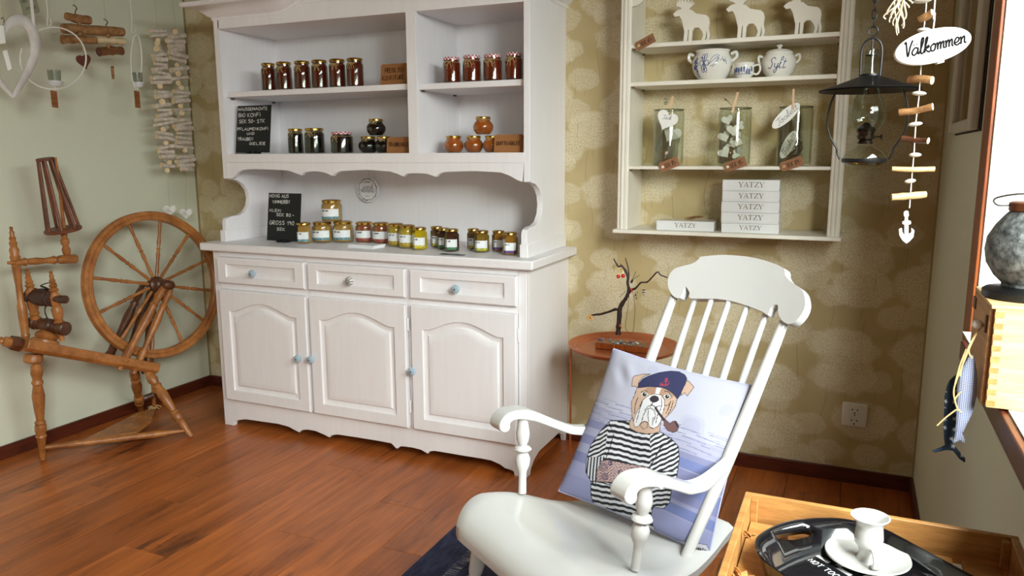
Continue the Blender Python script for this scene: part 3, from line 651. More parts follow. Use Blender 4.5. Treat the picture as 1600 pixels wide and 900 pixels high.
# honey on the counter
HON = lambda n_, c: mat(n_, c, .14, coat=1, var=(6, .3, (1, 1, 2), tuple(int(v*.88) for v in c)), sss=.1)
H1, H2, H3, H4, H5, H6, H7, H8 = HON('pale_honey', (200, 150, 84)), HON('pink_honey', (168, 92, 58)), HON('yellow_honey', (204, 168, 42)), HON('dark_honey', (76, 36, 30)), HON('green_gold_honey', (150, 116, 46)), HON('amber_honey', (176, 118, 46)), HON('bright_honey', (222, 186, 30)), HON('brown_honey', (128, 86, 40))
GB = 'labelled honey jars on the counter'
q1 = jar_proto('squat', .043, .086, H1, GOLD, (120, 168, 178), 1)
q2 = jar_proto('squat', .043, .086, H2, GOLD, (168, 84, 74), 2)
q3 = jar_proto('squat', .043, .086, H3, GOLD, (206, 176, 52), 3)
h1 = jar_proto('hex', .030, .090, H1, GOLD, (120, 168, 178), 4)
h3 = jar_proto('hex', .033, .098, H7, GOLD, (224, 204, 60), 5)
h4 = jar_proto('hex', .033, .098, H4, GOLD, (70, 130, 90), 6)
h5 = jar_proto('hex', .033, .098, H5, GOLD, (206, 206, 70), 7)
h6 = jar_proto('hex', .033, .098, H6, GOLD, (110, 70, 140), 8)
h8 = jar_proto('hex', .033, .098, H8, GOLD, (200, 190, 70), 9)
def cj(proto, px, Y, w, top, label, big=True, Z=CT): return put_jar(proto, '', px, Y, Z, label, GB, w, top, .043 if big else (.030 if proto is h1 else .033), .086 if big else (.090 if proto is h1 else .098))
cj(h1, 475.5, -.335, 24, 348.5, 'small hexagonal jar of pale honey beside the lower chalkboard', False)
qa = cj(q1, 504.5, -.265, 32, 347.5, 'large jar of pale honey, left one of the pair carrying a third')
cj(q1, 537, -.225, 32, 346.5, 'large jar of pale honey, right one of the pair carrying a third')
cj(q1, 519, -.245, 32, 313, 'large jar of pale honey standing on top of two others', Z=CT+.001+qa.scale[2]*.086)
cj(q2, 570, -.210, 28, 347.5, 'honey jar with a reddish label, left one behind the stack of leaflets')
cj(q2, 596, -.225, 27.5, 348.5, 'honey jar with a reddish label, right one behind the stack of leaflets')
cj(q3, 619.5, -.275, 26, 350, 'first yellow honey jar from the left, round, its lower band dark yellow')
cj(q3, 637, -.31, 27, 352.5, 'middle round yellow honey jar between a round one and a six sided one')
cj(h3, 656, -.345, 24, 356, 'bright yellow six sided honey jar at the front of the three yellow ones', False)
cj(h8, 683, -.245, 21, 354.5, 'six sided yellow jar at the back of the middle trio', False)
cj(h4, 693.5, -.290, 21, 357, 'dark six sided jar in the middle of the middle trio, mostly hidden', False)
cj(h4, 706, -.350, 24, 358.5, 'dark six sided honey jar with a green banded label at the front', False)
cj(h8, 740, -.255, 20.5, 358, 'dark golden six sided jar behind the yellow banded one', False)
cj(h5, 752.5, -.325, 25, 361, 'golden six sided jar with a yellow banded label', False)
cj(h6, 779, -.270, 21, 361, 'six sided jar with a purple banded label, the one behind', False)
cj(h6, 797, -.355, 25, 364, 'six sided jar with a purple banded label, foremost and nearest the right side', False)

# ================================================================ things on the dresser
def px_poly(pts, Y=None, X=None): return [P(a, b, X=X, Y=Y) for a, b in pts]
def kraft(px0, px1, y0, y1, Y, Z, lines, name, label):
    a = P(px0, y1, Y=Y); b = P(px1, y1, Y=Y); t = P((px0+px1)/2, y0, Y=Y); z1 = t.z; x0, x1 = a.x, b.x; h = z1-Z
    root = thing('kraft_sign', label, 'sign', ((x0+x1)/2, Y, Z), 'kraft card signs naming the jams')
    c = .006
    pl = [(x0, Z+.0005), (x1, Z+.0005), (x1, z1-c), (x1-c, z1), (x0+c, z1), (x0, z1-c)]
    make('card', MB().prism([(u, Y+(v-Z)*.12, v) for u, v in pl], (0, .0016, 0)), KRAFT, root)
    mb = MB(); write(mb, lines, (x0, Y-.0014, Z), (x1-x0, 0, 0), (0, h*.12, h), 1, .0011, jitter=.05); make('lettering', mb, INK, root)
    return root
kraft(594, 637, 99, 129, -.325, 1.524, [('PREISLTEN', .17, .60, .70, .2), ('KONFIT\u00dcRE', .08, .25, .82, .2)], 'k1', 'brown kraft card with dark writing on the upper left shelf, right of the jars')
kraft(604, 641, 214, 241.5, -.335, 1.252, [('TRAUBENGELEE', .08, .42, .95, .24)], 'k2', 'brown kraft card leaning before the black jelly jars')
kraft(771.5, 817, 210, 241.5, -.345, 1.252, [('QUITTENGELEE', .08, .42, .84, .2)], 'k3', 'brown kraft card before the amber jelly jars on the lower right shelf')
def chalkboard(px, x0, x1, y0, y1, Y, Z, lines, label):
    a, b, t = P(x0, y1, Y=Y), P(x1, y1, Y=Y), P((x0+x1)/2, y0, Y=Y); X0, X1, h = a.x, b.x, t.z-Z
    root = thing('chalkboard', label, 'sign', ((X0+X1)/2, Y, Z), 'small black price boards')
    tl = .14; Yf = Y
    make('board', MB().prism([(X0, Yf, Z+.006), (X1, Yf, Z+.006), (X1-.001, Yf+h*tl, Z+h), (X0, Yf+h*tl, Z+h)], (0, .003, 0)), CHALKB, root)
    mb = MB(); xc = (X0+X1)/2
    for dx in (-.016, .016): mb.prism([(xc+dx-.008, Y-.016, Z+.0005), (xc+dx-.008, Y+.03, Z+.0005), (xc+dx-.008, Y+.03, Z+.008), (xc+dx-.008, Y+.006, Z+.018), (xc+dx-.008, Y+.004, Z+.006), (xc+dx-.008, Y-.001, Z+.006), (xc+dx-.008, Y-.003, Z+.014), (xc+dx-.008, Y-.016, Z+.010)], (.016, 0, 0))
    mb.box((xc-.024, Y-.003, Z+.0005), (xc+.024, Y+.02, Z+.004)); make('foot', mb, CHALKB, root)
    mb = MB(); write(mb, lines, (X0, Yf-.0006, Z), (X1-X0, 0, 0), (0, h*tl, h), 1, .0011, jitter=.06, depth=0); make('lettering', mb, CHALK, root)
chalkboard(0, 368.5, 421, 164, 241.5, -.352, 1.252, [('HAUSGEMACHTE', .03, .90, .88, .06), ('BIO KONFI', .05, .77, .66, .075), ('SEK 50- STK', .07, .64, .78, .07), ('PFLAUMENKONFI', .03, .49, .92, .055), ('UND', .32, .40, .24, .045), ('TRAUBEN', .04, .28, .48, .06), ('GELEE', .40, .19, .50, .05)], 'black board with white writing on the lower left shelf under the open shelf')
chalkboard(0, 417, 467.5, 302.5, 377, -.345, CT, [('HONIG AUS', .04, .91, .60, .065), ('VIMMERBY', .13, .79, .56, .065), ('KLEIN', .06, .62, .36, .05), ('SEK 80.-', .27, .53, .56, .06), ('GROSS 190.-', .06, .36, .90, .075), ('SEK', .30, .24, .27, .055)], 'black board with white honey prices standing on the dresser counter')
# round paper sign hanging in the niche
Y = -.045; c = P(575.5, 296, Y=Y); rr = (P(592, 296, Y=Y)-P(559, 296, Y=Y)).length/2
rs = thing('round_sign', 'small round white sign with a leafy black wreath border on the niche back', 'sign', c)
make('disc', MB().lathe([(rr, 0), (rr, .004), (rr-.001, .005)], c, (0, -1, 0), 40), PAPER, rs)
mb = MB(); rnd = random.Random(4)
for k in range(30):
    a = 2*PI*k/30; r_ = rr*(.84+rnd.uniform(-.03, .03)); q = c+Vector((math.cos(a)*r_, -.0056, math.sin(a)*r_)); a2 = a+PI/2+rnd.choice((-.6, .6))
    l = rr*.10; d = Vector((math.cos(a2)*l, 0, math.sin(a2)*l)); mb.tube([q-d, q, q+d], [.0004, rr*rnd.choice((.05, .03)), .0004], 6, flat=((0, 1, 0), .2))
make('leaf_border', mb, INK, rs)
mb = MB(); write(mb, [('svensk', -.5, .10, 1.0, .34)], c+Vector((0, -.006, 0)), (rr, 0, 0), (0, 0, rr), 1, .0006, True)
write(mb, [('HONUNG', -.62, -.22, 1.24, .3)], c+Vector((0, -.006, 0)), (rr, 0, 0), (0, 0, rr), 1, .0010)
write(mb, [('VIMMERBY', -.3, .55, .6, .08), ('LOKAL', -.22, -.55, .44, .08)], c+Vector((0, -.006, 0)), (rr, 0, 0), (0, 0, rr), 1, .0004)
make('lettering', mb, INK, rs)
make('thread', MB().tube([c+Vector((0, -.002, rr*.9)), c+Vector((0, .008, rr*1.2)), c+Vector((0, .024, rr*1.9))], .0006, 5), TWINE, rs)
# leaflets and card on the counter
lf = thing('leaflet_stack', 'small stack of white leaflets lying on the counter before the reddish honey jars', 'leaflet', (1.28, -.40, CT))
for k in range(4):
    cc = P(572, 386.5, Z=CT); make('leaflet', MB().obox(cc+Vector((k*.0012, .001*k, .0018+k*.0034)), (.066, -.004, 0), (.003, .040, 0), (0, 0, .0016)), PAPER, lf)
cc = P(707, 397.5, Z=CT+.001)
solo('card', MB().obox(cc, (.052, -.002, 0), (.001, .014, 0), (0, 0, .0009)), mat('dark_card', (42, 44, 50), .3), 'flat dark card lying near the counter edge before the dark honey jars', 'card', (cc.x, cc.y, CT))

# ================================================================ WALL SHELF
SY = -.207
ws = thing('wall_shelf', 'white open backed shelf unit on the flowered wall with five boards', 'shelf', (2.75, -.1, .95))
SX0, SX1 = 2.3555, 3.1455; ST_ = 2.02
for x in (SX0+.012, SX1-.040): make('side_panel', MB().box((x, SY+.012, .9612), (x+.028, -.003, ST_)), SHELFW, ws, bevel=.001)
for k, x in enumerate((SX0, SX1-.041)):
    mb = MB(); n_ = 5
    prof = [(0, 0), (.004, -.004), (.009, -.004), (.0105, 0), (.0125, -.005), (.016, -.008), (.0205, -.008), (.024, -.005), (.026, 0), (.028, -.004), (.036, -.004), (.041, 0), (.041, .012), (0, .012)]
    mb.loft([[(x+a, SY+b, z) for a, b in prof] for z in (.9612, ST_)]); make('reeded_trim', mb, SHELFW, ws, ang=20)
for z0, z1, f in ((.947, .961, 0), (1.188, 1.200, 1), (1.492, 1.507, 1), (1.628, 1.643, 1), (ST_-.002, ST_+.012, 0)):
    make('shelf_board', MB().box((SX0+.040 if f else SX0-.012, SY+.006 if f else SY-.016, z0), (SX1-.0405 if f else SX1+.006, -.003, z1)), SHELFW, ws, bevel=.0015)
mb = MB()
for xx, sg in ((SX0+.041, 1), (SX1-.0415, -1)):
    mb.prism([(xx, SY+.002, 2.018), (xx, SY+.002, 1.775)]+[(xx+sg*(.10*math.sin(t)), SY+.002, 1.775+.20*(1-math.cos(t))) for t in np.linspace(.1, PI/2, 8)]+[(xx+sg*.14, SY+.002, 2.018)], (0, .012, 0)); make('arch_corner', mb, SHELFW, ws); mb = MB()
for i_, (z) in enumerate((1.186, 1.49, 1.626)):
    for xx in (SX0+.040, SX1-.051):
        for yy in (SY+.016, -.035): make('shelf_pin', MB().box((xx, yy, z-.004), (xx+.009, yy+.012, z+.002)), mat('brass_pin', (120, 104, 70), .4), ws)
# moose cutouts (traced as a silhouette of the animal, sawn from board)
MO = [(382, 52), (390, 61), (404, 58), (411, 70), (416, 92), (420, 110), (417, 145), (429, 145), (433, 106), (436, 104), (433, 145), (444, 145), (448, 106), (455, 98), (470, 97), (479, 108), (484, 122), (476, 142), (487, 143), (493, 128), (495, 112), (497, 128), (492, 142), (503, 143), (507, 120), (503, 98), (506, 78), (503, 62), (494, 54), (478, 52), (460, 49), (447, 38), (436, 36), (443, 27), (451, 22), (454, 10), (447, 17), (446, 4), (439, 14), (436, -4), (430, 12), (426, -10), (420, 10), (414, -8), (411, 12), (404, 0), (402, 13), (394, 6), (397, 19), (390, 16), (396, 27), (408, 30), (412, 34), (398, 38), (388, 45)]
YM = -.155
for i, (sx, dy, ft, ps) in enumerate(((1.0, 0, 64, 'left'), (1.03, 0, 58.5, 'middle'), (1.06, 0, 53, 'right'))):
    cx = (1080, 1164.5, 1254)[i]; k = (58/125., 61/125., 60/125.)[i]
    pts = [(cx+(a-444)*k, ft+(b-145)*k) for a, b in MO]; pl = px_poly(pts, Y=YM); dz = 1.6436-min(q.z for q in pl); 
    zmin = min(q.z for q in pl); pl = [Vector((q.x, YM, 1.6436+(q.z-zmin) if q.z-zmin > .006 else 1.6436)) for q in pl]
    solo('moose_figure', MB().prism(pl, (0, .018, 0)), SHELFW, 'flat white wooden moose silhouette standing on the top board, '+ps+' of three', 'figurine', (pl[0].x, YM, 1.6436), 'wooden moose figures', bevel=.0012)
# kraft tags
def tag_obj(cx, cy, ang, L, H, Y, text, label, eye=(235, 225, 205), cat='tag'):
    c = P(cx, cy, Y=Y); s_ = dist(c)/FPX; a = math.radians(ang); ex = Vector((math.cos(a), 0, math.sin(a))); ez = Vector((-math.sin(a), 0, math.cos(a))); l, h = L*s_/2, H*s_/2
    root = thing('price_tag', label, cat, c, 'small kraft price tags')
    pl = [c-ex*l-ez*h*.5, c-ex*(l-.004)-ez*h, c+ex*l-ez*h, c+ex*l+ez*h, c-ex*(l-.004)+ez*h, c-ex*l+ez*h*.5]
    make('tag_card', MB().prism(pl, (0, .0012, 0)), TAGM, root)
    e = c-ex*(l*.68)+Vector((0, -.0008, 0)); make('eyelet', MB().lathe([(h*.30, 0), (h*.3, .0012), (h*.1, .0014)], e, (0, -1, 0), 14), mat('eyelet_'+str(eye[0]), eye, .4), root)
    mb = MB(); write(mb, [(text, -.45, -.45, 1.3, .9)], c+Vector((0, -.0012, 0)), ex*l, ez*h, 1, .0007); make('lettering', mb, INK, root)
    mb = MB(); mb.tube(smooth([e, e-ex*.008-ez*.003+Vector((0, -.003, 0)), e-ex*.014-ez*.008, e-ex*.010+Vector((0, .006, .004))], 4), .0008, 5); make('string', mb, TWINE, root)
tag_obj(1008, 66, 25, 32, 14, SY-.004, 'SEK 65-', 'kraft price tag reading 65 at the left end of the moose shelf', (210, 180, 130))
tag_obj(1045.5, 257, 22, 31, 15, SY-.003, 'SEK 85-', 'kraft tag hanging in front of the leftmost glass jar')
tag_obj(1148.5, 257, 19, 34, 15, SY-.003, 'SEK 15-', 'kraft tag hanging in front of the middle glass jar of hearts')
tag_obj(1237, 256, 20, 34, 15, SY-.003, 'SEK 89-', 'kraft tag hanging in front of the rightmost glass jar', (206, 150, 110))
# blue and white crockery on the second board
def pot(px, Y, Z, w, top, prof, name, label, cat, n=36):
    x = xat(px, Y, Z); r = w/2*dist((x, Y, Z))/FPX; h = P(px, top, Y=Y).z-Z
    root = thing(name, label, cat, (x, Y, Z)); c = Vector((x, Y, Z+.0004))
    make('body', MB().lathe([(a*r, b*h) for a, b in prof], c, n=n), CERAM, root)
    return root, c, r, h
def prof_r(prof, t):
    best = 0
    for (a, b), (c_, d) in zip(prof, prof[1:]):
        if d > b and b <= t <= d: best = max(best, a+(c_-a)*(t-b)/(d-b))
    return best
def on_pot(c, r, h, prof, u, t, off=.0006, face=-PI/2+.05):
    a = face+u; R = prof_r(prof, t)*r+off; return c+Vector((R*math.cos(a), R*math.sin(a), t*h))
BW = [(.45, 0), (.62, 0), (.66, .03), (.86, .2), (.985, .42), (1, .55), (.95, .72), (.83, .86), (.80, .92), (.86, 1), (.83, 1), (.77, .92), (.80, .84), (.90, .7), (.93, .5), (.8, .2), (.3, .06), (.001, .05)]
YP = -.125
root, c, r, h = pot(1112, YP, 1.507, 62, 79.5, BW, 'serving_bowl', 'white ceramic bowl with blue flowers and two ear handles', 'bowl')
def ear(root, c, r, h, sg, t0=.62, t1=.86, out=.24, th=.09):
    pts = smooth([c+Vector((sg*prof_r(BW, t0)*r*.97, 0, t0*h)), c+Vector((sg*r*(1+out*.7), 0, (t0+.12)*h)), c+Vector((sg*r*(1+out*.6), 0, (t1+.05)*h)), c+Vector((sg*r*.9, 0, t1*h))], 5)
    make('handle', MB().tube(pts, r*th, 10, flat=((0, 1, 0), 1.5)), CERAM, root)
ear(root, c, r, h, -1); ear(root, c, r, h, 1)
def deco(strks, c, r, h, prof, root, w_=.0008, face=-PI/2+.05):
    mb = MB()
    for s_ in strks: mb.tube([on_pot(c, r, h, prof, u, t, .0004, face) for u, t in [(q[0], q[1]) for q in smooth([Vector((a, b, 0)) for a, b in s_], 4)]], w_, 5)
    make('blue_decoration', mb, BLUEINK, root)
def flower(u, t, s_, k=6): return [[(u, t), (u+s_*math.cos(2*PI*j/k-.35), t+s_*1.6*math.sin(2*PI*j/k-.35)), (u+s_*1.3*math.cos(2*PI*j/k), t+2*s_*math.sin(2*PI*j/k)), (u+s_*math.cos(2*PI*j/k+.35), t+s_*1.6*math.sin(2*PI*j/k+.35)), (u, t)] for j in range(k)]
st = flower(-.30, .54, .17)+flower(-.78, .50, .12, 5)+[[(-.1, .45), (.15, .62), (.45, .76)], [(-.05, .5), (.1, .7), (.35, .80), (.5, .76)], [(0, .42), (.2, .5), (.42, .72)], [(.1, .40), (.3, .5), (.45, .7)], [(.5, .6), (.62, .66), (.75, .6), (.86, .62)], [(.62, .66), (.66, .74)], [(.66, .64), (.7, .54)], [(.74, .6), (.8, .7)], [(.8, .6), (.86, .5)], [(-.5, .38), (-.36, .44)], [(-.45, .36), (-.3, .33), (-.2, .4), (-.3, .46)], [(-.95, .55), (-.8, .62)], [(-1, .35), (-.9, .48), (-.85, .36)], [(-.85, .1), (-.8, .3), (-.7, .34)], [(-.75, .1), (-.7, .25), (-.78, .32)], [(-.55, .7), (-.42, .74), (-.36, .66)]]
deco(st, c, r, h, BW, root, .0009)
CU = [(.5, 0), (.62, 0), (.66, .05), (.86, .22), (.93, .45), (.9, .7), (.86, .85), (.95, 1), (.91, 1), (.82, .85), (.86, .5), (.6, .1), (.001, .06)]
root, c, r, h = pot(1162, -.165, 1.507, 33, 99, CU, 'small_cup', 'little white cup with dense blue flowers between the two larger pots', 'cup')
make('handle', MB().tube(smooth([c+Vector((r*.85, 0, h*.8)), c+Vector((r*1.35, 0, h*.85)), c+Vector((r*1.45, 0, h*.5)), c+Vector((r*1.2, 0, h*.25)), c+Vector((r*.86, 0, h*.3))], 4), r*.10, 8), CERAM, root)
st = []
rnd = random.Random(3)
for k in range(8): st += flower(-1.0+.27*k, .42+.2*rnd.random(), .09, 5)
st += [[(-1.1+.3*k, .2), (-1+.3*k, .3), (-.9+.3*k, .22)] for k in range(7)]
deco(st, c, r, h, CU, root, .0008)
SG = [(.42, 0), (.62, 0), (.66, .03), (.88, .22), (1, .48), (.97, .62), (.84, .78), (.76, .84), (.78, .88), (.74, .88), (.74, .84), (.001, .84)]
x = xat(1215.5, YP, 1.507); r = 53/2*dist((x, YP, 1.507))/FPX; c = Vector((x, YP, 1.5074)); h = (P(1215, 82, Y=YP).z-1.507)/.9
root = thing('sugar_pot', 'white lidded pot with a blue handwritten word and two small handles', 'pot', c)
make('body', MB().lathe([(a*r, b*h) for a, b in SG], c, n=36), CERAM, root)
ld = make('lid', MB().lathe([(.72*r, .88*h), (.76*r, .89*h), (.66*r, .95*h), (.4*r, 1.0*h), (.12*r, 1.03*h), (.001, 1.03*h)], c, n=32), CERAM, root)
make('lid_knob', MB().lathe([(.10*r, 1.02*h), (.08*r, 1.05*h), (.17*r, 1.10*h), (.19*r, 1.14*h), (.12*r, 1.17*h), (.001, 1.18*h)], c, n=20), CERAM, ld)
ear(root, c, r, h, -1, .5, .74, .2, .08); ear(root, c, r, h, 1, .5, .74, .2, .08)
mb = MB(); pl, wd = strokes('Sylt', True)
for s_ in pl: mb.tube([on_pot(c, r, h, SG, -.62+a/wd*1.05, .30+b*.36, .0004) for a, b in s_], .0013, 6)
make('lettering', mb, BLUEINK, root)
# three tall glass jars with clip-on signs
def heart2d(n=28): 
    out = []
    for k in range(n):
        t = 2*PI*k/n; out.append((math.sin(t)**3, (13*math.cos(t)-5*math.cos(2*t)-2*math.cos(3*t)-math.cos(4*t))/16))
    return out
def heart(c, s_, rot, th, mb=None, nrm=(0, 1, 0), ex=(1, 0, 0)):
    mb = mb or MB(); a = math.radians(rot); N = Vector(nrm).normalized(); X_ = Vector(ex).normalized(); Z_ = X_.cross(N)
    if Z_.z < 0: Z_ = -Z_
    pl = [Vector(c)+X_*(s_*(x*math.cos(a)-y*math.sin(a)))+Z_*(s_*(x*math.sin(a)+y*math.cos(a)))-N*th/2 for x, y in heart2d()]
    return mb.prism(pl, N*th)
CELLO = glass('crinkled_cellophane', (240, 240, 238), 1.6, .12)
PEG = mat('light_wood_peg', (222, 186, 150), .6)
def cello(c, rx, rz, seed):
    """crumpled bag of clear film"""
    rnd = random.Random(seed); R = []; n = 18
    for k in range(9):
        t = k/8; z = -rz+2*rz*t; rr_ = rx*(.55+.45*math.sin(PI*min(t*1.1, 1)))*(1-.75*max(0, t-.7)/.3)
        R.append([Vector(c)+Vector((rr_*(1+rnd.uniform(-.22, .16))*math.cos(2*PI*i/n), rr_*.8*(1+rnd.uniform(-.22, .16))*math.sin(2*PI*i/n), z+rnd.uniform(-.005, .005))) for i in range(n)])
    return MB().loft(R)
YJ = -.125; SIGN = mat('white_wooden_sign', (240, 238, 232), .5)
for i, (cx, w_, top, lb) in enumerate(((1043, 47, 171, 'leftmost tall glass jar on the third board holding wrapped heart signs'), (1145.5, 50, 168.5, 'middle tall glass jar on the third board full of small white hearts'), (1239, 52, 166.5, 'rightmost tall glass jar on the third board holding a wrapped oval sign'))):
    x = xat(cx, YJ, 1.2); r = w_/2*dist((x, YJ, 1.2))/FPX; h = P(cx, top, Y=YJ).z-1.2; c = Vector((x, YJ, 1.2004))
    jr = thing('glass_jar', lb, 'jar', c, 'tall open glass jars on the wall shelf')
    pr = [(.6*r, 0), (.93*r, .001), (r, .008), (r, h*.90), (.97*r, h*.94), (.93*r, h*.955), (.95*r, h*.97), (.985*r, h*.985), (.95*r, h), (.90*r, h*.99), (.90*r, h*.955), (.955*r, h*.90), (.955*r, .010), (.6*r, .007), (.001, .007)]
    make('glass', MB().lathe(pr, c, n=36, caps=(True, True)), GLASSG, jr)
    make('rim', MB().tube([c+Vector((math.cos(a)*r*.96, math.sin(a)*r*.96, h*.985)) for a in np.linspace(0, 2*PI, 41)[:-1]], .0016, 6, closed=True), glass('glass_rim', (150, 156, 130), 2), jr)
    jfy = YJ-r-.004
    if i == 0:
        o = solo('heart_sign', heart(P(1042, 187, Y=jfy), .040, -24, .004), SIGN, 'white wooden heart sign pegged to the rim of the leftmost glass jar', 'sign', P(1043, 188, Y=jfy), 'signs pegged to the glass jars')
        mb = MB(); write(mb, [('Tack', -.55, -.2, 1.1, .5)], P(1042, 184, Y=jfy)-Vector((0, .0024, 0)), (.030, 0, -.004), (.004, 0, .030), 1, .0005, True); make('lettering', mb, INK, o)
        o = solo('wrapped_heart', heart(c+Vector((.012, .0, h*.58)), .036, -30, .004), SIGN, 'white heart sign inside the leftmost glass jar', 'sign', c+Vector((.006, 0, h*.56)))
        solo('cellophane_bag', cello(c+Vector((0, 0, h*.40)), r*.78, h*.36, 3), CELLO, 'crumpled clear wrapping inside the leftmost glass jar', 'bag', c+Vector((0, 0, .01)))
        solo('cellophane_bow', cello(P(1040, 158, Y=YJ-.02), .008, .010, 8), CELLO, 'tuft of clear wrapping above the rim of the leftmost glass jar', 'bag', P(1040, 158, Y=YJ-.02))
        pg = ((1047, 170), (1051, 150))
    if i == 1:
        rnd = random.Random(11)
        for k, (hx, hy, s_, ro, yy) in enumerate(((1136.5, 187, .0105, 20, -.2), (1145.5, 203, .0115, 2, -.75), (1131.5, 213, .0115, 22, -.35), (1131.5, 238, .0118, 35, -.5), (1154, 222, .0105, 70, .2), (1156, 236, .0105, -50, .1), (1150, 241, .011, 80, .3), (1146, 224, .0105, 120, .4), (1157, 196, .0105, -70, .3), (1140, 226, .010, 60, .5), (1153, 210, .010, 30, .55), (1137, 200, .010, -30, .5))):
            q = P(hx, hy, Y=YJ+yy*r)
            o = solo('wooden_heart', heart(q, s_*(1.95 if k < 4 else 1.5), ro, .003), SIGN, ('tilted wooden heart highest in the middle glass jar', 'whitest small wooden heart at the front of the middle glass jar', 'wooden heart at the left side halfway down the middle glass jar', 'tilted white wooden heart lowest at the left of the middle glass jar')[k] if k < 4 else 'small greyish wooden heart jumbled inside the middle glass jar', 'heart', q, 'small hearts in the middle glass jar' if k > 3 else 'separate hearts in the middle glass jar')
            if k > 3: o.rotation_euler = (rnd.uniform(-.9, .9), 0, rnd.uniform(-.9, .9))
        pg = ((1144, 176), (1153, 144))
        mb = MB()
        for k in range(3): mb.tube(smooth([P(1143, 165, Y=YJ-.01), P(1138-k, 159-k, Y=YJ-.012), P(1132, 153+2*k, Y=YJ-.01)], 4), .0012, 6)
        solo('twine_end', mb, mat('brown_cord', (112, 74, 40), .8), 'short brown cord end sticking out of the middle glass jar', 'cord', P(1143, 165, Y=YJ-.01), kind=None)
    if i == 2:
        def oval(c_, a, b, ro, th):
            ro = math.radians(ro); return MB().prism([Vector(c_)+Vector((a*math.cos(t)*math.cos(ro)-b*math.sin(t)*math.sin(ro), -th, a*math.cos(t)*math.sin(ro)+b*math.sin(t)*math.cos(ro))) for t in np.linspace(0, 2*PI, 33)[:-1]], (0, th, 0))
        for (ox, oy, a_, b_, ro, yy, nm, lb2) in ((1228, 181, .058, .0210, 44, jfy, 'oval_sign', 'white oval toilet sign pegged to the rim of the rightmost glass jar'), (1232, 226, .052, .0190, 66, YJ-.2*r, 'oval_sign', 'white oval toilet sign wrapped inside the rightmost glass jar')):
            q = P(ox, oy, Y=yy); o = solo(nm, oval(q, a_, b_, ro, .003), SIGN, lb2, 'sign', q, 'signs pegged to the glass jars' if yy == jfy else None)
            e = Vector((math.cos(math.radians(ro)), 0, math.sin(math.radians(ro)))); f_ = Vector((-e.z, 0, e.x))
            mb = MB(); write(mb, [('Toalett', -.72, -.42, 1.5, .95)], q-Vector((0, .0034, 0)), e*a_, f_*b_, 1, .0006, True); make('lettering', mb, INK, o)
        solo('cellophane_bag', cello(P(1235, 228, Y=YJ), r*.74, .036, 5), CELLO, 'crumpled clear wrapping around the sign in the rightmost glass jar', 'bag', P(1235, 228, Y=YJ))
        pg = ((1239, 171), (1240, 139))
    (ax_, ay_), (bx_, by_) = pg; yq = jfy-.004 if i != 1 else YJ-r-.001
    a, b = P(ax_, ay_, Y=yq), P(bx_, by_, Y=yq); d = (b-a); n_ = Vector((d.z, 0, -d.x)).normalized()
    kk = thing('clothes_peg', ('wooden clothes peg on the heart sign of the leftmost glass jar', 'wooden clothes peg standing on the rim of the middle glass jar', 'wooden clothes peg holding the oval sign of the rightmost glass jar')[i], 'clothes peg', a, 'clothes pegs on the glass jars')
    for s_ in (0, 1): make('peg_half', MB().obox((a+b)/2+Vector((0, .0035*s_*2-.001, 0)), d/2, n_*.0037, Vector((0, .0022, 0))), PEG, kk, bevel=.0006)
    make('spring', MB().tube([a+d*.62+n_*(.0042*math.cos(t))+Vector((0, .003+.004*math.sin(t), 0))+d*(.006*t/6) for t in np.linspace(0, 12, 30)], .0005, 5), mat('steel_wire', (150, 150, 150), .3, metal=1), kk)
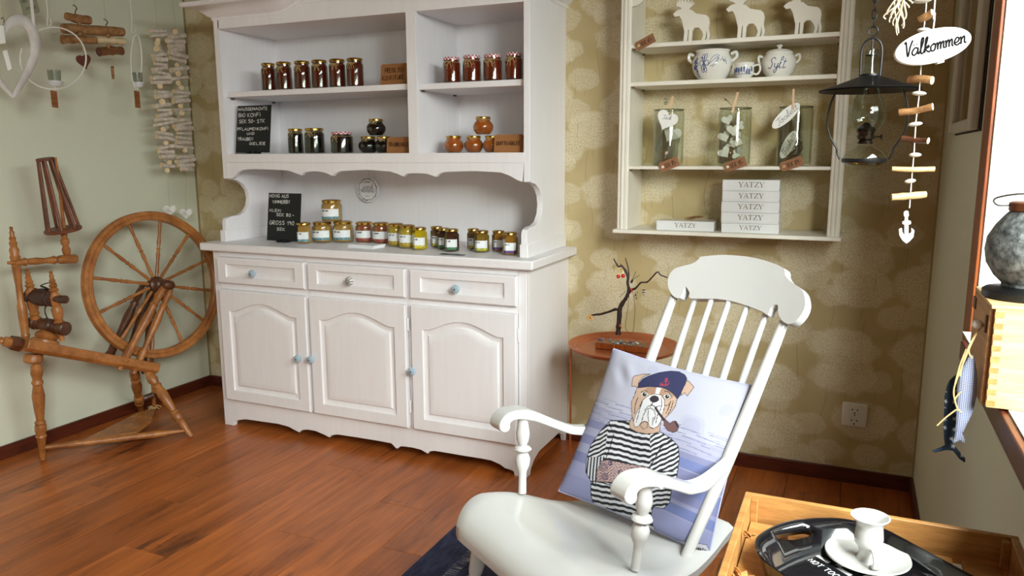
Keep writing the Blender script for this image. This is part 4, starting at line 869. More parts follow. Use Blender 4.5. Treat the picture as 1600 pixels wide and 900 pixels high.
# game boxes
GB_ = mat('game_box_white', (232, 232, 232), .25, coat=.4)
FT = {}
def serif(text, size, m_, parent, o, rotx=PI/2, ex=0):
    cu = bpy.data.curves.new('t', 'FONT'); cu.body = text; cu.size = size; cu.extrude = .0002; cu.align_x = 'CENTER'; cu.offset = .00012
    ob = bpy.data.objects.new('t', cu); COL.objects.link(ob); bpy.context.view_layer.update()
    me = bpy.data.meshes.new_from_object(ob.evaluated_get(bpy.context.evaluated_depsgraph_get())); bpy.data.objects.remove(ob)
    me.materials.clear(); me.materials.append(m_); k = bpy.data.objects.new('lettering', me); COL.objects.link(k)
    k.parent = parent; k.location = o; k.rotation_euler = (rotx, 0, 0); return k
GTXT = mat('grey_gold_print', (120, 104, 84), .5)
def gamebox(x0, x1, ytop, ybot, Y, Z, label, dep=.105, rz=0):
    a, b = P(x0, ybot, Y=Y), P(x1, ybot, Y=Y); h = P((x0+x1)/2, ytop, Y=Y).z-Z; w2 = (b.x-a.x)/2
    root = thing('game_box', label, 'box', ((a.x+b.x)/2, Y, Z), 'white dice game boxes'); root.rotation_euler[2] = rz
    cx, cy = (a.x+b.x)/2, Y
    make('tray', MB().box((cx-w2+.001, cy+.001, Z+.0004), (cx+w2-.001, cy+dep-.001, Z+h*.25)), GB_, root)
    l = make('lid', MB().box((cx-w2, cy, Z+h*.16), (cx+w2, cy+dep, Z+h-.0004)), GB_, root, bevel=.0012)
    mb = MB(); W5 = h*.52; base = Vector((cx-W5*2.05, cy-.0004, Z+h*.34)); u_ = h*.46
    def q4(ox, pts): mb.prism([base+Vector(((ox+a)*u_, 0, b*u_)) for a, b in pts], (0, -.0004, 0))
    def serif_y(o_): q4(o_, [(.02, 1), (.22, 1), (.52, .45), (.40, .42)]); q4(o_, [(.86, 1), (.94, 1), (.54, .42), (.47, .42)]); q4(o_, [(.40, 0), (.56, 0), (.56, .46), (.40, .46)]); q4(o_, [(.28, 0), (.68, 0), (.68, .06), (.28, .06)]); q4(o_, [(-.04, .95), (.34, .95), (.34, 1), (-.04, 1)]); q4(o_, [(.74, .95), (1.02, .95), (1.02, 1), (.74, 1)])
    serif_y(0)
    q4(.98, [(.08, 0), (.15, 0), (.52, 1), (.46, 1)]); q4(.98, [(.76, 0), (.94, 0), (.56, 1), (.46, 1)]); q4(.98, [(.24, .32), (.74, .32), (.74, .38), (.24, .38)]); q4(.98, [(-.02, 0), (.28, 0), (.28, .05), (-.02, .05)]); q4(.98, [(.66, 0), (1.04, 0), (1.04, .05), (.66, .05)])
    q4(2.02, [(.02, .93), (.88, .93), (.88, 1), (.02, 1)]); q4(2.02, [(.37, 0), (.53, 0), (.53, .95), (.37, .95)]); q4(2.02, [(.25, 0), (.65, 0), (.65, .06), (.25, .06)]); q4(2.02, [(.02, .76), (.07, .76), (.07, .95), (.02, .95)]); q4(2.02, [(.83, .76), (.88, .76), (.88, .95), (.83, .95)])
    q4(3.0, [(.04, .93), (.82, .93), (.82, 1), (.04, 1)]); q4(3.0, [(.02, .05), (.20, .05), (.84, .95), (.66, .95)]); q4(3.0, [(.02, 0), (.88, 0), (.88, .07), (.02, .07)]); q4(3.0, [(.82, 0), (.88, 0), (.88, .24), (.82, .24)]); q4(3.0, [(.04, .78), (.10, .78), (.10, 1), (.04, 1)])
    serif_y(3.92); make('lettering', mb, GTXT, l)
    return Z+h
gamebox(1025.5, 1115, 345.5, 361, -.182, .9612, 'single white game box lying left of the stack', rz=.03)
z = .9612; ys = (366, 349.5, 332.5, 315.5, 298.5, 281); Yb = -.188
nm = ('lowest', 'second lowest', 'middle', 'second highest', 'topmost')
for k in range(5): z = gamebox(1126.5-(1 if k in (1, 2) else 0)+k*.5, 1216.5+k*.3, ys[k+1], ys[k], Yb, z, nm[k]+' of the five stacked white game boxes', rz=(.0, -.02, .015, -.01, .02)[k])
zb = P(1070, 345.5, Y=-.182).z
mb = MB()
for k in range(4):
    cc = P(1078+k*4, 342, Y=-.115); cc.z = zb+.006
    mb.tube([cc+Vector((.020*math.cos(t), .012*math.sin(t), .004*math.sin(t*1+k)+.002*k)) for t in np.linspace(0, 2*PI, 21)[:-1]], .0011, 6, closed=True)
solo('cord_loops', mb, mat('brown_leather_cord', (134, 90, 52), .6), 'coil of brown cord lying on the single game box', 'cord', (xat(1080, -.115, zb), -.115, zb))

# ================================================================ HANGING OIL LAMP
LY = -1.0; LX = 3.2005
def zz(py, Y=LY, px=1360): return P(px, py, Y=Y).z
sL = dist((LX, LY, 1.35))/FPX
lamp = thing('oil_lamp', 'black iron hanging oil lamp with wide shade and glass chimney', 'lamp', (LX, LY, zz(255)))
lc = Vector((LX, LY, 0))
def lz_(py, px=1358): return P(px, py, Y=LY).z
mb = MB().lathe([(.112, lz_(141)), (.1125, lz_(140)), (.07, lz_(131)), (.030, lz_(121)), (.022, lz_(119)), (.021, lz_(116)), (.019, lz_(116)), (.020, lz_(120)), (.028, lz_(123)), (.07, lz_(133.5)), (.112, lz_(142.5))], lc, n=48, caps=(False, False)); make('shade', mb, BLACKM, lamp)
mb = MB()
mb.tube(smooth([lc+Vector((x, 0, lz_(y))) for x, y in ((-.0215, 119), (-.0225, 90), (-.021, 74), (-.013, 64), (0, 60), (.013, 64), (.021, 74), (.0225, 90), (.0215, 119))], 4), .0026, 8)
mb.tube([lc+Vector((.010*math.cos(t), 0, lz_(49)+.010*math.sin(t))) for t in np.linspace(0, 2*PI, 25)[:-1]], .0020, 8, closed=True)
mb.tube([lc+Vector((0, 0, lz_(60))), lc+Vector((0, 0, lz_(86)))], .0020, 8)
make('bail', mb, BLACKM, lamp); make('smoke_cap', MB().lathe([(.013, lz_(87.5)), (.013, lz_(86)), (.002, lz_(85))], lc, n=24), BLACKM, lamp)
for s_ in (-1, 1):
    mb = MB().tube(smooth([lc+Vector((s_*x, 0, lz_(y))) for x, y in ((.072, 141), (.083, 160), (.088, 185), (.084, 205), (.072, 222), (.063, 232), (.061, 240), (.054, 249))], 4), .0024, 8, flat=((0, 1, 0), 1.6)); make('arm', mb, BLACKM, lamp)
mb = MB().lathe([(.0495, lz_(254)), (.0505, lz_(253)), (.0505, lz_(247.5)), (.0485, lz_(247.5)), (.0485, lz_(254))], lc, n=36, caps=(False, False)); make('ring_holder', mb, BLACKM, lamp)
make('font', MB().lathe([(.001, lz_(260)), (.030, lz_(260)), (.044, lz_(257)), (.0475, lz_(250)), (.0475, lz_(245)), (.040, lz_(237)), (.022, lz_(230)), (.0165, lz_(226)), (.0165, lz_(222))], lc, n=36, caps=(True, False)), GLASSG, lamp)
make('oil', MB().lathe([(.001, lz_(258)), (.028, lz_(258)), (.042, lz_(255.5)), (.0455, lz_(249)), (.001, lz_(249))], lc, n=32), glass('lamp_oil', (214, 200, 150), .6), lamp)
bu = make('burner', MB().lathe([(.017, lz_(225)), (.018, lz_(223)), (.014, lz_(219)), (.019, lz_(217)), (.020, lz_(212)), (.018, lz_(211)), (.0195, lz_(208)), (.022, lz_(204)), (.020, lz_(201)), (.013, lz_(197)), (.006, lz_(192)), (.001, lz_(191))], lc, n=28), mat('dark_brass', (62, 52, 42), .25, metal=.9), lamp)
make('wick_knob', MB().lathe([(.0015, 0), (.0015, .018), (.006, .018), (.006, .021), (.001, .021)], lc+Vector((.016, -.004, lz_(214))), (1, -.3, 0), 14), mat('dark_brass', (62, 52, 42)), bu)
make('chimney', MB().lathe([(.0225, lz_(206)), (.034, lz_(198)), (.0405, lz_(186)), (.0395, lz_(172)), (.031, lz_(155)), (.021, lz_(140)), (.0165, lz_(125)), (.0145, lz_(110)), (.0145, lz_(78))], lc, n=36, caps=(False, False)), GLASS, lamp)
mb = MB(); z0 = lz_(42); k = 0
while z0 < HC-.01:
    c_ = lc+Vector((0, 0, z0+.009)); mb.tube([c_+Vector(((.0055*math.cos(t)) if k % 2 else 0, 0 if k % 2 else .0055*math.cos(t), .0115*math.sin(t))) for t in np.linspace(0, 2*PI, 15)[:-1]], .0014, 6, closed=True); z0 += .0185; k += 1
o = make('chain', mb, BLACKM, lamp); o['kind'] = 'stuff'

# ================================================================ WELCOME MOBILE
VY = -1.30
mo = thing('driftwood_mobile', 'string of driftwood sticks, white pebbles and a white anchor hanging by the dark window wall', 'mobile', P(1416, 380, Y=VY))
line = [(1447, 12), (1443, 50), (1439, 105), (1436, 150), (1431, 190), (1428, 240), (1424, 285), (1421, 325)]
pts = [P(1450, -60, Y=VY)]+[P(a, b, Y=VY) for a, b in line]; top = pts[0]-(pts[1]-pts[0])*0; top = Vector((pts[0].x, VY, HC))
make('cord', MB().tube([top]+pts, .0011, 6), WSTR, mo)
s1 = dist(P(1440, 100, Y=VY))/FPX
def stick(mb, c, L, r, tilt, yaw, seed, n=9, mi=0, endmi=1):
    rnd = random.Random(seed); d = Vector((math.cos(tilt)*math.cos(yaw), math.cos(tilt)*math.sin(yaw), math.sin(tilt))); u = d.orthogonal().normalized(); v = d.cross(u); K = 6; R = []
    bx, by = rnd.uniform(-.5, .5)*r, rnd.uniform(-.5, .5)*r
    for k in range(K+1):
        t = k/K-.5; rr_ = r*(1+rnd.uniform(-.10, .10)); off = (u*bx+v*by)*math.sin(PI*(t+.5))*1.2
        R.append([Vector(c)+d*(L*t)+off+(u*math.cos(2*PI*i/n)+v*math.sin(2*PI*i/n))*rr_*(1+rnd.uniform(-.06, .06)) for i in range(n)])
    o_ = len(mb.v); mb.loft(R, mi, False, False); N = len(R)-1
    mb.f += [tuple(o_+n-1-i for i in range(n)), tuple(o_+N*n+i for i in range(n))]; mb.m += [endmi, endmi]
    return mb
rnd = random.Random(8)
for k, (cx, cy, L, r, tilt, yaw, light) in enumerate(((1438, 125, 32, 6, -.10, -.55, 0), (1431, 171, 46, 5.5, .15, -.3, 0), (1430, 218, 36, 5, -.12, -.5, 2), (1427, 264, 61, 4, .0, .05, 1), (1420, 306, 50, 5.5, .10, .2, 1), (1447, 25, 18, 6, .35, -.6, 0))):
    c_ = P(cx, cy, Y=VY); make('stick', stick(MB(), c_, L*s1/math.cos(yaw), r*s1, tilt, yaw, k+40), [BARK, DRIFTL] if light == 0 else ([SPIND, DRIFTL] if light == 2 else [PINE, DRIFTL]), mo, ang=50)
for k, (cx, cy, w_, ti) in enumerate(((1436, 146, 21, -.06), (1430, 194, 21, .12), (1430, 242, 18, 0), (1422, 283, 17, .16), (1441, 1, 26, 0), (1444, 47, 20, -.05))):
    c_ = P(cx, cy, Y=VY); mb = MB().ball((0, 0, 0), 1, 14, sq=(w_*s1/2, w_*s1/2.2, 1)); ct, s_ = math.cos(ti), math.sin(ti)
    mb.v = [(c_.x+a*ct-.0045*cz*s_, c_.y+b, c_.z+a*s_+.0045*cz*ct) for a, b, cz in mb.v]; make('pebble', mb, mat('white_pebble', (226, 220, 206), .6), mo)
AN = [(1415.5, 329), (1419, 330), (1420, 336), (1418, 340), (1419, 345), (1423, 345), (1423, 350), (1419, 351), (1419.5, 366), (1424, 363), (1424, 356), (1428.5, 360), (1427, 370), (1421, 377), (1416, 380.5), (1410, 376), (1405, 368), (1404, 358), (1409, 356), (1410, 363), (1413, 367), (1413, 351), (1409.5, 350), (1409.5, 346), (1413, 345), (1413.5, 340), (1411.5, 336), (1412, 331)]
make('anchor', MB().prism([q-Vector((0, .005, 0)) for q in px_poly(AN, Y=VY)], (0, .010, 0)), mat('white_painted_cutout', (236, 234, 228), .6), mo, 'white wooden anchor', bevel=.001)
SYY = VY-.03; c_ = P(1456.5, 72.5, Y=SYY); s1 = dist(c_)/FPX; ro = math.radians(13)
e = Vector((math.cos(ro)*.93, .34*.9, math.sin(ro))).normalized(); fz = Vector((-math.sin(ro), 0, math.cos(ro))); nn = e.cross(fz).normalized()
vs = thing('welcome_sign', 'oval white wooden sign reading welcome in black script', 'sign', c_)
def ovl(cc, a, b, n_=44): return [cc+e*(a*math.cos(t))+fz*(b*math.sin(t)) for t in np.linspace(0, 2*PI, n_+1)[:-1]]
A_, B_ = 57*s1, 25.5*s1
make('oval_board', MB().loft([ovl(c_-nn*.007, A_*.96, B_*.93), ovl(c_-nn*.006, A_, B_), ovl(c_+nn*.004, A_, B_), ovl(c_+nn*.007, A_*.93, B_*.88)]), SIGN, vs, ang=25)
make('shaded_face', MB().loft([ovl(c_+nn*.0070, A_*.91, B_*.86), ovl(c_+nn*.0078, A_*.90, B_*.85)]), mat('sign_face_shade_grey', (196, 192, 190), .6, var=(20, .3, (1, 1, 1), (180, 178, 180))), vs)  # face greyed to carry the shade of facing away from the window
mb = MB(); write(mb, [('V\u00e4lkommen', -.80, -.30, 1.62, .86)], c_+nn*.0082, e*A_, fz*B_, 1, .0016, True, 0); make('lettering', mb, INK, vs)
make('peg', MB().obox(c_-fz*(B_*.97)+e*(A_*.16)-nn*.006, e*.006, nn*.006, fz*.004), SIGN, vs)
q = P(1458, 46, Y=SYY+.004); make('cord', MB().tube(smooth([q, P(1461, 20, Y=SYY+.004), P(1464, -40, Y=SYY+.004), Vector((P(1468, -60, Y=SYY+.004).x, SYY, HC))], 3), .0014, 6), WSTR, vs)
# frayed rope tassel
rt = thing('rope_tassel', 'frayed natural rope tassel hanging beside the oval sign', 'tassel', P(1405, 0, Y=VY+.06))
rnd = random.Random(2); YT = VY+.06
for k, (a, b) in enumerate(((1384, 30), (1390, 35), (1387, 22), (1396, 40), (1404, 52), (1402, 55), (1409, 40), (1411, 44), (1413, 30), (1420, 12), (1424, 5), (1400, 46), (1393, 28))):
    x0 = 1400+rnd.uniform(-3, 14); m_ = P((x0+a)/2+rnd.uniform(-3, 3), b*.4-4, Y=YT+rnd.uniform(-.01, .01))
    make('strand', MB().tube(smooth([P(x0, -22, Y=YT), P(x0, -10, Y=YT), m_, P(a+rnd.uniform(-3, 3), b*.8, Y=YT), P(a, b, Y=YT+.003)], 4), rnd.uniform(.0011, .0018), 6), mat('natural_rope', (222, 208, 178), .9), rt)
make('cord', MB().tube([P(1408, -22, Y=YT), Vector((P(1408, -22, Y=YT).x, YT, HC))], .004, 8), mat('natural_rope', (222, 208, 178)), rt)

# ================================================================ SPINNING WHEEL
def inter(a, b, t): return Vector(a)+(Vector(b)-Vector(a))*t
sw = thing('spinning_wheel', 'old turned wooden spinning wheel with a big spoked wheel by the left wall', 'spinning wheel', (.25, -.80, 0))
LEG = [(0, .010), (.02, .012), (.10, .013), (.22, .017), (.24, .021), (.26, .017), (.30, .022), (.34, .022), (.36, .018), (.38, .021), (.40, .014), (.52, .020), (.64, .024), (.74, .017), (.77, .022), (.80, .016), (.86, .023), (.92, .020), (.95, .014), (1, .014)]
RUNG = [(0, .008), (.06, .010), (.2, .014), (.22, .016), (.24, .013), (.3, .014), (.5, .016), (.52, .018), (.54, .015), (.7, .015), (.76, .017), (.78, .014), (.84, .015), (.86, .012), (1, .006)]
POST = [(0, .014), (.04, .014), (.05, .017), (.07, .014), (.2, .017), (.32, .017), (.34, .013), (.50, .012), (.60, .015), (.72, .017), (.74, .019), (.76, .015), (.80, .018), (.83, .012), (.86, .015), (.88, .010), (.90, .013), (.92, .008), (.95, .009), (.97, .005), (.99, .007), (1, .003)]
SPK = [(0, .007), (.1, .008), (.28, .006), (.40, .009), (.47, .006), (.49, .010), (.51, .006), (.60, .009), (.74, .006), (.90, .008), (1, .006)]
A0, B0 = P(32, 538, X=.27), P(238, 575, X=.30); bd = (B0-A0).normalized(); up = Vector((0, -bd.z, bd.y)).normalized(); up = up if up.z > 0 else -up
sx_ = bd.cross(up).normalized()
mb = MB(); hb, wb = .024, .05
mb.loft([[c_+sx_*a+up*b for a, b in ((-wb, -hb*.4), (-wb*.7, -hb), (wb*.7, -hb), (wb, -hb*.4), (wb, hb), (-wb, hb))] for c_ in (A0, inter(A0, B0, .98), B0)]); make('bench', mb, SPINW, sw, bevel=.003, ang=20)
f1, f2, f3 = Vector((.1637, -1.091, 0)), Vector((.5319, -.6507, 0)), Vector((.045, -.50, 0))
t1, t2, t3 = inter(A0, B0, .24)-up*hb*.6-Vector((.06, 0, 0)), inter(A0, B0, .93)-up*hb*.7+Vector((.02, 0, 0)), inter(A0, B0, .90)-up*hb*.7-Vector((.04, 0, 0))
t1 = Vector((f1.x+.07, P(56, 562, X=f1.x+.07).y, P(56, 560, X=f1.x+.07).z))
for f_, t_ in ((f1, t1), (f2, t2), (f3, t3)): make('leg', turned(MB(), f_, t_, LEG, 16), SPINW, sw)
# round boss under the bench left end
make('boss', MB().lathe([(.028, -.018), (.034, -.012), (.034, .012), (.030, .018)], P(52, 560, X=.25), (0, .15, 1), 20), SPINW, sw)
tr0, tr1 = P(77, 693, X=.13), P(296, 680, X=.47)
tr0.z = max(tr0.z, .03); make('treadle_bar', turned(MB(), inter(f1, t1, .12), inter(f2, t2, .10), [(a, b*.95) for a, b in RUNG], 14), SPINW, sw)
trp = [P(124, 692, Z=.045), P(218, 645, Z=.045), P(243, 640, Z=.045), P(236, 660, Z=.045), P(214, 676, Z=.045)]
make('treadle_board', MB().prism([q-Vector((0, 0, .006)) for q in trp], (0, 0, .012)), SPINW, sw, bevel=.002)
make('treadle_rung', turned(MB(), inter(f3, t3, .30), P(243, 616, X=.14), RUNG, 10), SPIND, sw)
fr0, fr1 = P(241, 638, X=.10), P(237, 560, X=.14)
make('footman_rod', MB().tube([fr0, fr1, P(233, 470, X=.19)], [.009, .009, .006], 8), SPINW, sw)
mb = MB(); rnd = random.Random(6)
for k in range(9):
    a = rnd.uniform(0, 2*PI); mb.tube(smooth([fr0+Vector((0, 0, .006)), fr0+Vector((.016*math.cos(a), .016*math.sin(a), .012)), fr0+Vector((.034*math.cos(a), .034*math.sin(a), -.006+.01*rnd.random()))], 3), .0022, 6)
mb.tube([fr0+Vector((.012*math.cos(t), .012*math.sin(t), .004)) for t in np.linspace(0, 2*PI, 17)[:-1]], .004, 6, closed=True); make('twine_knot', mb, TWINE, sw)
# the wheel
wc = Vector((.27, -.544, .6604)); az, ti, R_ = -.143, .138, .3375
wn = Vector((math.cos(az)*math.cos(ti), math.sin(az)*math.cos(ti), math.sin(ti))); we1 = Vector((0, 0, 1)).cross(wn).normalized(); we2 = wn.cross(we1)
wl = thing  # (no new thing: the wheel is a part)
wheel_m = MB(); n = 96; ri, ro_ = R_-.040, R_; hw = .017
secs = [(ri, -hw*.8), (ri+.004, -hw), (ri+.016, -hw), (ri+.019, -hw*.82), (ri+.024, -hw), (ro_-.003, -hw), (ro_, -hw*.7), (ro_-.006, 0), (ro_, hw*.7), (ro_-.003, hw), (ri+.024, hw), (ri+.019, hw*.82), (ri+.016, hw), (ri+.004, hw), (ri, hw*.8)]
rings = []
for i in range(n+1):
    a = 2*PI*i/n; d = we1*math.cos(a)+we2*math.sin(a); rings.append([wc+d*r_+wn*h for r_, h in secs])
wheel_m.loft(rings, 0, False, False); rim = make('wheel_rim', wheel_m, SPINW, sw, ang=30)
hub = make('hub', MB().lathe([(.010, -.05), (.022, -.045), (.030, -.030), (.024, -.024), (.036, -.016), (.040, 0), (.036, .016), (.024, .024), (.030, .030), (.022, .045), (.012, .050), (.012, .062), (.018, .066), (.018, .078), (.008, .084), (.001, .085)], wc, wn, 24), SPIND, sw)
for k in range(12):
    a = math.radians(90-14+30*k); d = we1*math.cos(a)+we2*math.sin(a)
    make('spoke', turned(MB(), wc+d*.034, wc+d*(ri+.006), SPK, 10), SPINW, sw)
make('axle', MB().tube([wc-wn*.13, wc+wn*.11], .0055, 8), SPIND, sw)
# uprights straddling the wheel
UPR = [(0, .013), (.06, .013), (.10, .024), (.14, .018), (.24, .020), (.30, .014), (.42, .016), (.60, .021), (.74, .015), (.77, .020), (.80, .014), (.90, .018), (.96, .015), (1, .010)]
for (a, b, m_, k) in ((P(192, 566, X=.322), wc+wn*.075+Vector((0, -.012, -.01)), SPINW, 1.0), (P(171, 556, X=.22), wc-wn*.08+Vector((0, -.02, .0)), SPIND, .95), (P(214, 572, X=.322), wc+wn*.07+Vector((0, .034, -.02)), SPINW, .85), (P(196, 560, X=.24), wc-wn*.06+Vector((0, .02, -.01)), SPIND, .85), (P(225, 572, X=.24), wc-wn*.075+Vector((0, .03, -.02)), SPIND, .6)):
    make('upright', turned(MB(), a-(b-a).normalized()*.036, b, [(t, r_*k) for t, r_ in UPR], 14), m_, sw)
make('axle_block', MB().lathe([(.001, -.03), (.012, -.028), (.020, -.018), (.022, 0), (.020, .018), (.012, .028), (.001, .03)], wc+wn*.088+Vector((0, .004, -.006)), (0, 1, -.25), 16), SPIND, sw)
# flyer assembly at the left end of the bench
mo_ = P(54, 545, X=.27); make('pedestal', MB().lathe([(.050, -.005), (.050, .008), (.038, .014), (.044, .024), (.040, .034), (.026, .044), (.020, .052)], inter(A0, B0, .15)+up*.026, up, 24), SPINW, sw)
br0, br1 = P(50, 503, X=.19), P(104, 514, X=.37)
make('mother_of_all', turned(MB(), br0, br1, [(0, .024), (.02, .027), (.12, .028), (.16, .022), (.20, .026), (.26, .020), (.34, .024), (.40, .028), (.60, .028), (.64, .022), (.70, .028), (.76, .022), (.82, .028), (.98, .028), (1, .024)], 20), SPIND, sw)
MAI = [(0, .010), (.16, .010), (.17, .018), (.21, .019), (.23, .013), (.27, .020), (.30, .014), (.36, .019), (.46, .021), (.50, .014), (.54, .019), (.64, .021), (.70, .012), (.73, .018), (.76, .011), (.79, .015), (.82, .009), (.86, .012), (.89, .007), (.93, .009), (.96, .005), (.98, .008), (1, .003)]
make('maiden', turned(MB(), P(58, 515, X=.22), P(42, 420, X=.22), MAI, 14), SPINW, sw); make('maiden', turned(MB(), P(97, 532, X=.34), P(79, 423, X=.34), MAI, 14), SPINW, sw)
make('bobbin', turned(MB(), P(47, 462, X=.20), P(84, 467, X=.34), [(0, .018), (.03, .032), (.12, .034), (.16, .018), (.2, .03), (.5, .036), (.78, .030), (.82, .018), (.86, .032), (.97, .032), (1, .016)], 20), mat('dark_bobbin', (64, 34, 26), .45), sw)
make('whorl', turned(MB(), P(86, 467, X=.35), P(103, 468, X=.41), [(0, .012), (.5, .013), (.52, .016), (.97, .016), (1, .012)], 16), SPIND, sw)
mb = MB()
for s_ in (-1, 1): mb.tube(smooth([P(64, 446, X=.24), P(76, 448+6*s_, X=.30), P(88, 456+10*s_, X=.35), P(70, 482, X=.30), P(78, 505, X=.30)], 4), .0022, 6)
mb.tube(smooth([P(64, 447, X=.25), P(72, 450, X=.29), P(82, 455, X=.33)], 4), .004, 6); make('flyer', mb, mat('dark_wire', (50, 46, 44), .4), sw)
make('tall_post', turned(MB(), P(41, 533, X=.20), P(17, 354, X=.20), POST, 16), SPINW, sw)
make('distaff_arm', turned(MB(), P(12, 411, X=.21), P(119, 404, X=.23), [(0, .006), (.10, .007), (.11, .013), (.18, .012), (.24, .017), (.27, .012), (.40, .015), (.52, .011), (.62, .014), (.66, .018), (.70, .013), (.76, .018), (.98, .019), (1, .016)], 14), SPINW, sw)
make('distaff_foot', turned(MB(), P(105, 401, X=.23), P(99, 362, X=.23), [(0, .008), (.12, .014), (.3, .017), (.42, .010), (.52, .016), (.68, .016), (.75, .010), (.85, .013), (1, .010)], 14), SPINW, sw)
c0, c1 = P(98.5, 359, X=.23), P(70.5, 249, X=.23); ax = (c1-c0).normalized()
ux = ax.orthogonal().normalized(); uy = ax.cross(ux); REDW = pine_material('reddish_slat_wood', (128, 72, 44), (92, 48, 30), (1, 1, 1), 12, .45)
make('cage_disc', MB().lathe([(.068, -.006), (.070, -.003), (.070, .004), (.067, .006)], c0, ax, 28), REDW, sw); make('cage_disc', MB().lathe([(.032, -.005), (.034, 0), (.032, .005)], c1, ax, 24), REDW, sw)
for k in range(7):
    a = 2*PI*k/7+.3; a2 = a+.9
    make('cage_slat', MB().tube([c0+(ux*math.cos(a)+uy*math.sin(a))*.060, c1+(ux*math.cos(a)+uy*math.sin(a))*.027], [.0062, .0058], 8), REDW, sw)
make('cage_stick', MB().tube([P(100, 357, X=.23), P(94, 300, X=.25), P(87, 246, X=.27)], [.007, .006, .004], 8), SPINW, sw)
kn = A0-bd*.0
make('tension_collar', MB().lathe([(.026, -.002), (.030, .004), (.028, .038), (.022, .042)], A0, -bd, 6), SPIND, sw)
make('tension_handle', turned(MB(), A0-bd*.03, A0-bd*.17, [(0, .018), (.12, .020), (.22, .020), (.27, .010), (.34, .016), (.40, .010), (.6, .011), (.8, .018), (.95, .014), (1, .003)], 14), SPINW, sw)

# ================================================================ HANGING ON THE LEFT SIDE
HOOK = mat('rusty_hook', (96, 74, 54), .6, metal=.4)
WIRE = mat('white_wire', (226, 224, 214), .45)
# big wooden heart frame
HX = .30
hb_ = [(5, 62), (10, 45), (18, 37), (28, 33.5), (38, 35), (47, 43), (54, 58), (56, 76), (52, 95), (43, 115), (32, 135), (22, 153)]
hl = [(5, 62), (-2, 46), (-12, 38), (-24, 36), (-34, 42), (-40, 56), (-40, 74), (-34, 92), (-20, 110), (-4, 124), (10, 140), (22, 153)]
hf = thing('wooden_heart_wreath', 'large open white wooden heart hanging at the upper left edge', 'heart', P(8, 150, X=HX))
WASH = mat('whitewashed_wood', (214, 210, 204), .6, var=(9, .5, (1, 1, 1), (190, 180, 176)))
for hh, rs_ in ((hb_, (.010, .016, .021, .025, .026, .026, .025, .022, .020, .017, .014, .009)), (hl, (.010, .016, .021, .025, .026, .026, .024, .021, .019, .015, .011, .008))):
    pts = [P(a-1, b-1, X=HX) for a, b in hh]; pt = smooth(pts, 4); rr_ = np.interp(np.linspace(0, 1, len(pt)), np.linspace(0, 1, len(rs_)), rs_)
    make('heart_side', MB().tube(pt, list(rr_*.88), 10, flat=((1, 0, 0), .6)), WASH, hf)
q = P(53, 44, X=HX+.01); make('ribbon', MB().prism([q+Vector((0, -.006, 0)), q+Vector((0, .006, 0)), Vector((q.x, P(47, 0, X=HX).y+.0, HC))+Vector((0, .006, 0)), Vector((q.x, P(47, 0, X=HX).y, HC))+Vector((0, -.006, 0))], (.001, 0, 0)), mat('white_ribbon', (228, 224, 216), .8), hf)
# small white pieces strung inside the heart
sm = thing('white_charm_string', 'small white wooden pieces on a thread by the big heart', 'ornament', P(11, 108, X=.34))
mb = MB().obox(P(11.5, 94, X=.34), (0, .008, .004), (.004, 0, 0), (0, -.006, .034)); make('lower_charm', mb, SIGN, sm, bevel=.003)
mb = MB().obox(P(2, 54, X=.34), (0, .012, .002), (.004, 0, 0), (0, 0, .032)); make('upper_charm', mb, SIGN, sm, bevel=.003)
make('thread', MB().tube([P(10, 82, X=.34), P(6, 60, X=.34), P(5, 28, X=.34), Vector((.34, P(1, 0, X=.34).y, HC))], .0011, 5), TWINE, sm)
make('hook', MB().tube(smooth([P(3, 44, X=.322), P(6, 36, X=.322), P(5, 27, X=.322), P(2, 30, X=.322)], 4), .0016, 6), HOOK, sm)
cd_ = P(40, 8, X=.18)
pc = thing('verse_card', 'grey green card with lines of dark lettering, cut by the upper picture edge', 'card', cd_)
make('card', MB().obox(cd_+Vector((0, .01, .03)), (0, .034, .012), (.0012, 0, 0), (0, -.012, .060)), mat('grey_green_card', (156, 156, 130), .8), pc)
mb = MB(); write(mb, [('eine', -.7, .2, 1.3, .3), ('noch ein', -.8, -.25, 1.5, .3), ('ende', -.6, -.72, 1.2, .3)], cd_+Vector((.002, .01, .03)), (0, .034, .012), (0, -.012, .060), 1, .0011, True); make('lettering', mb, mat('grey_ink', (110, 110, 94), .8), pc)
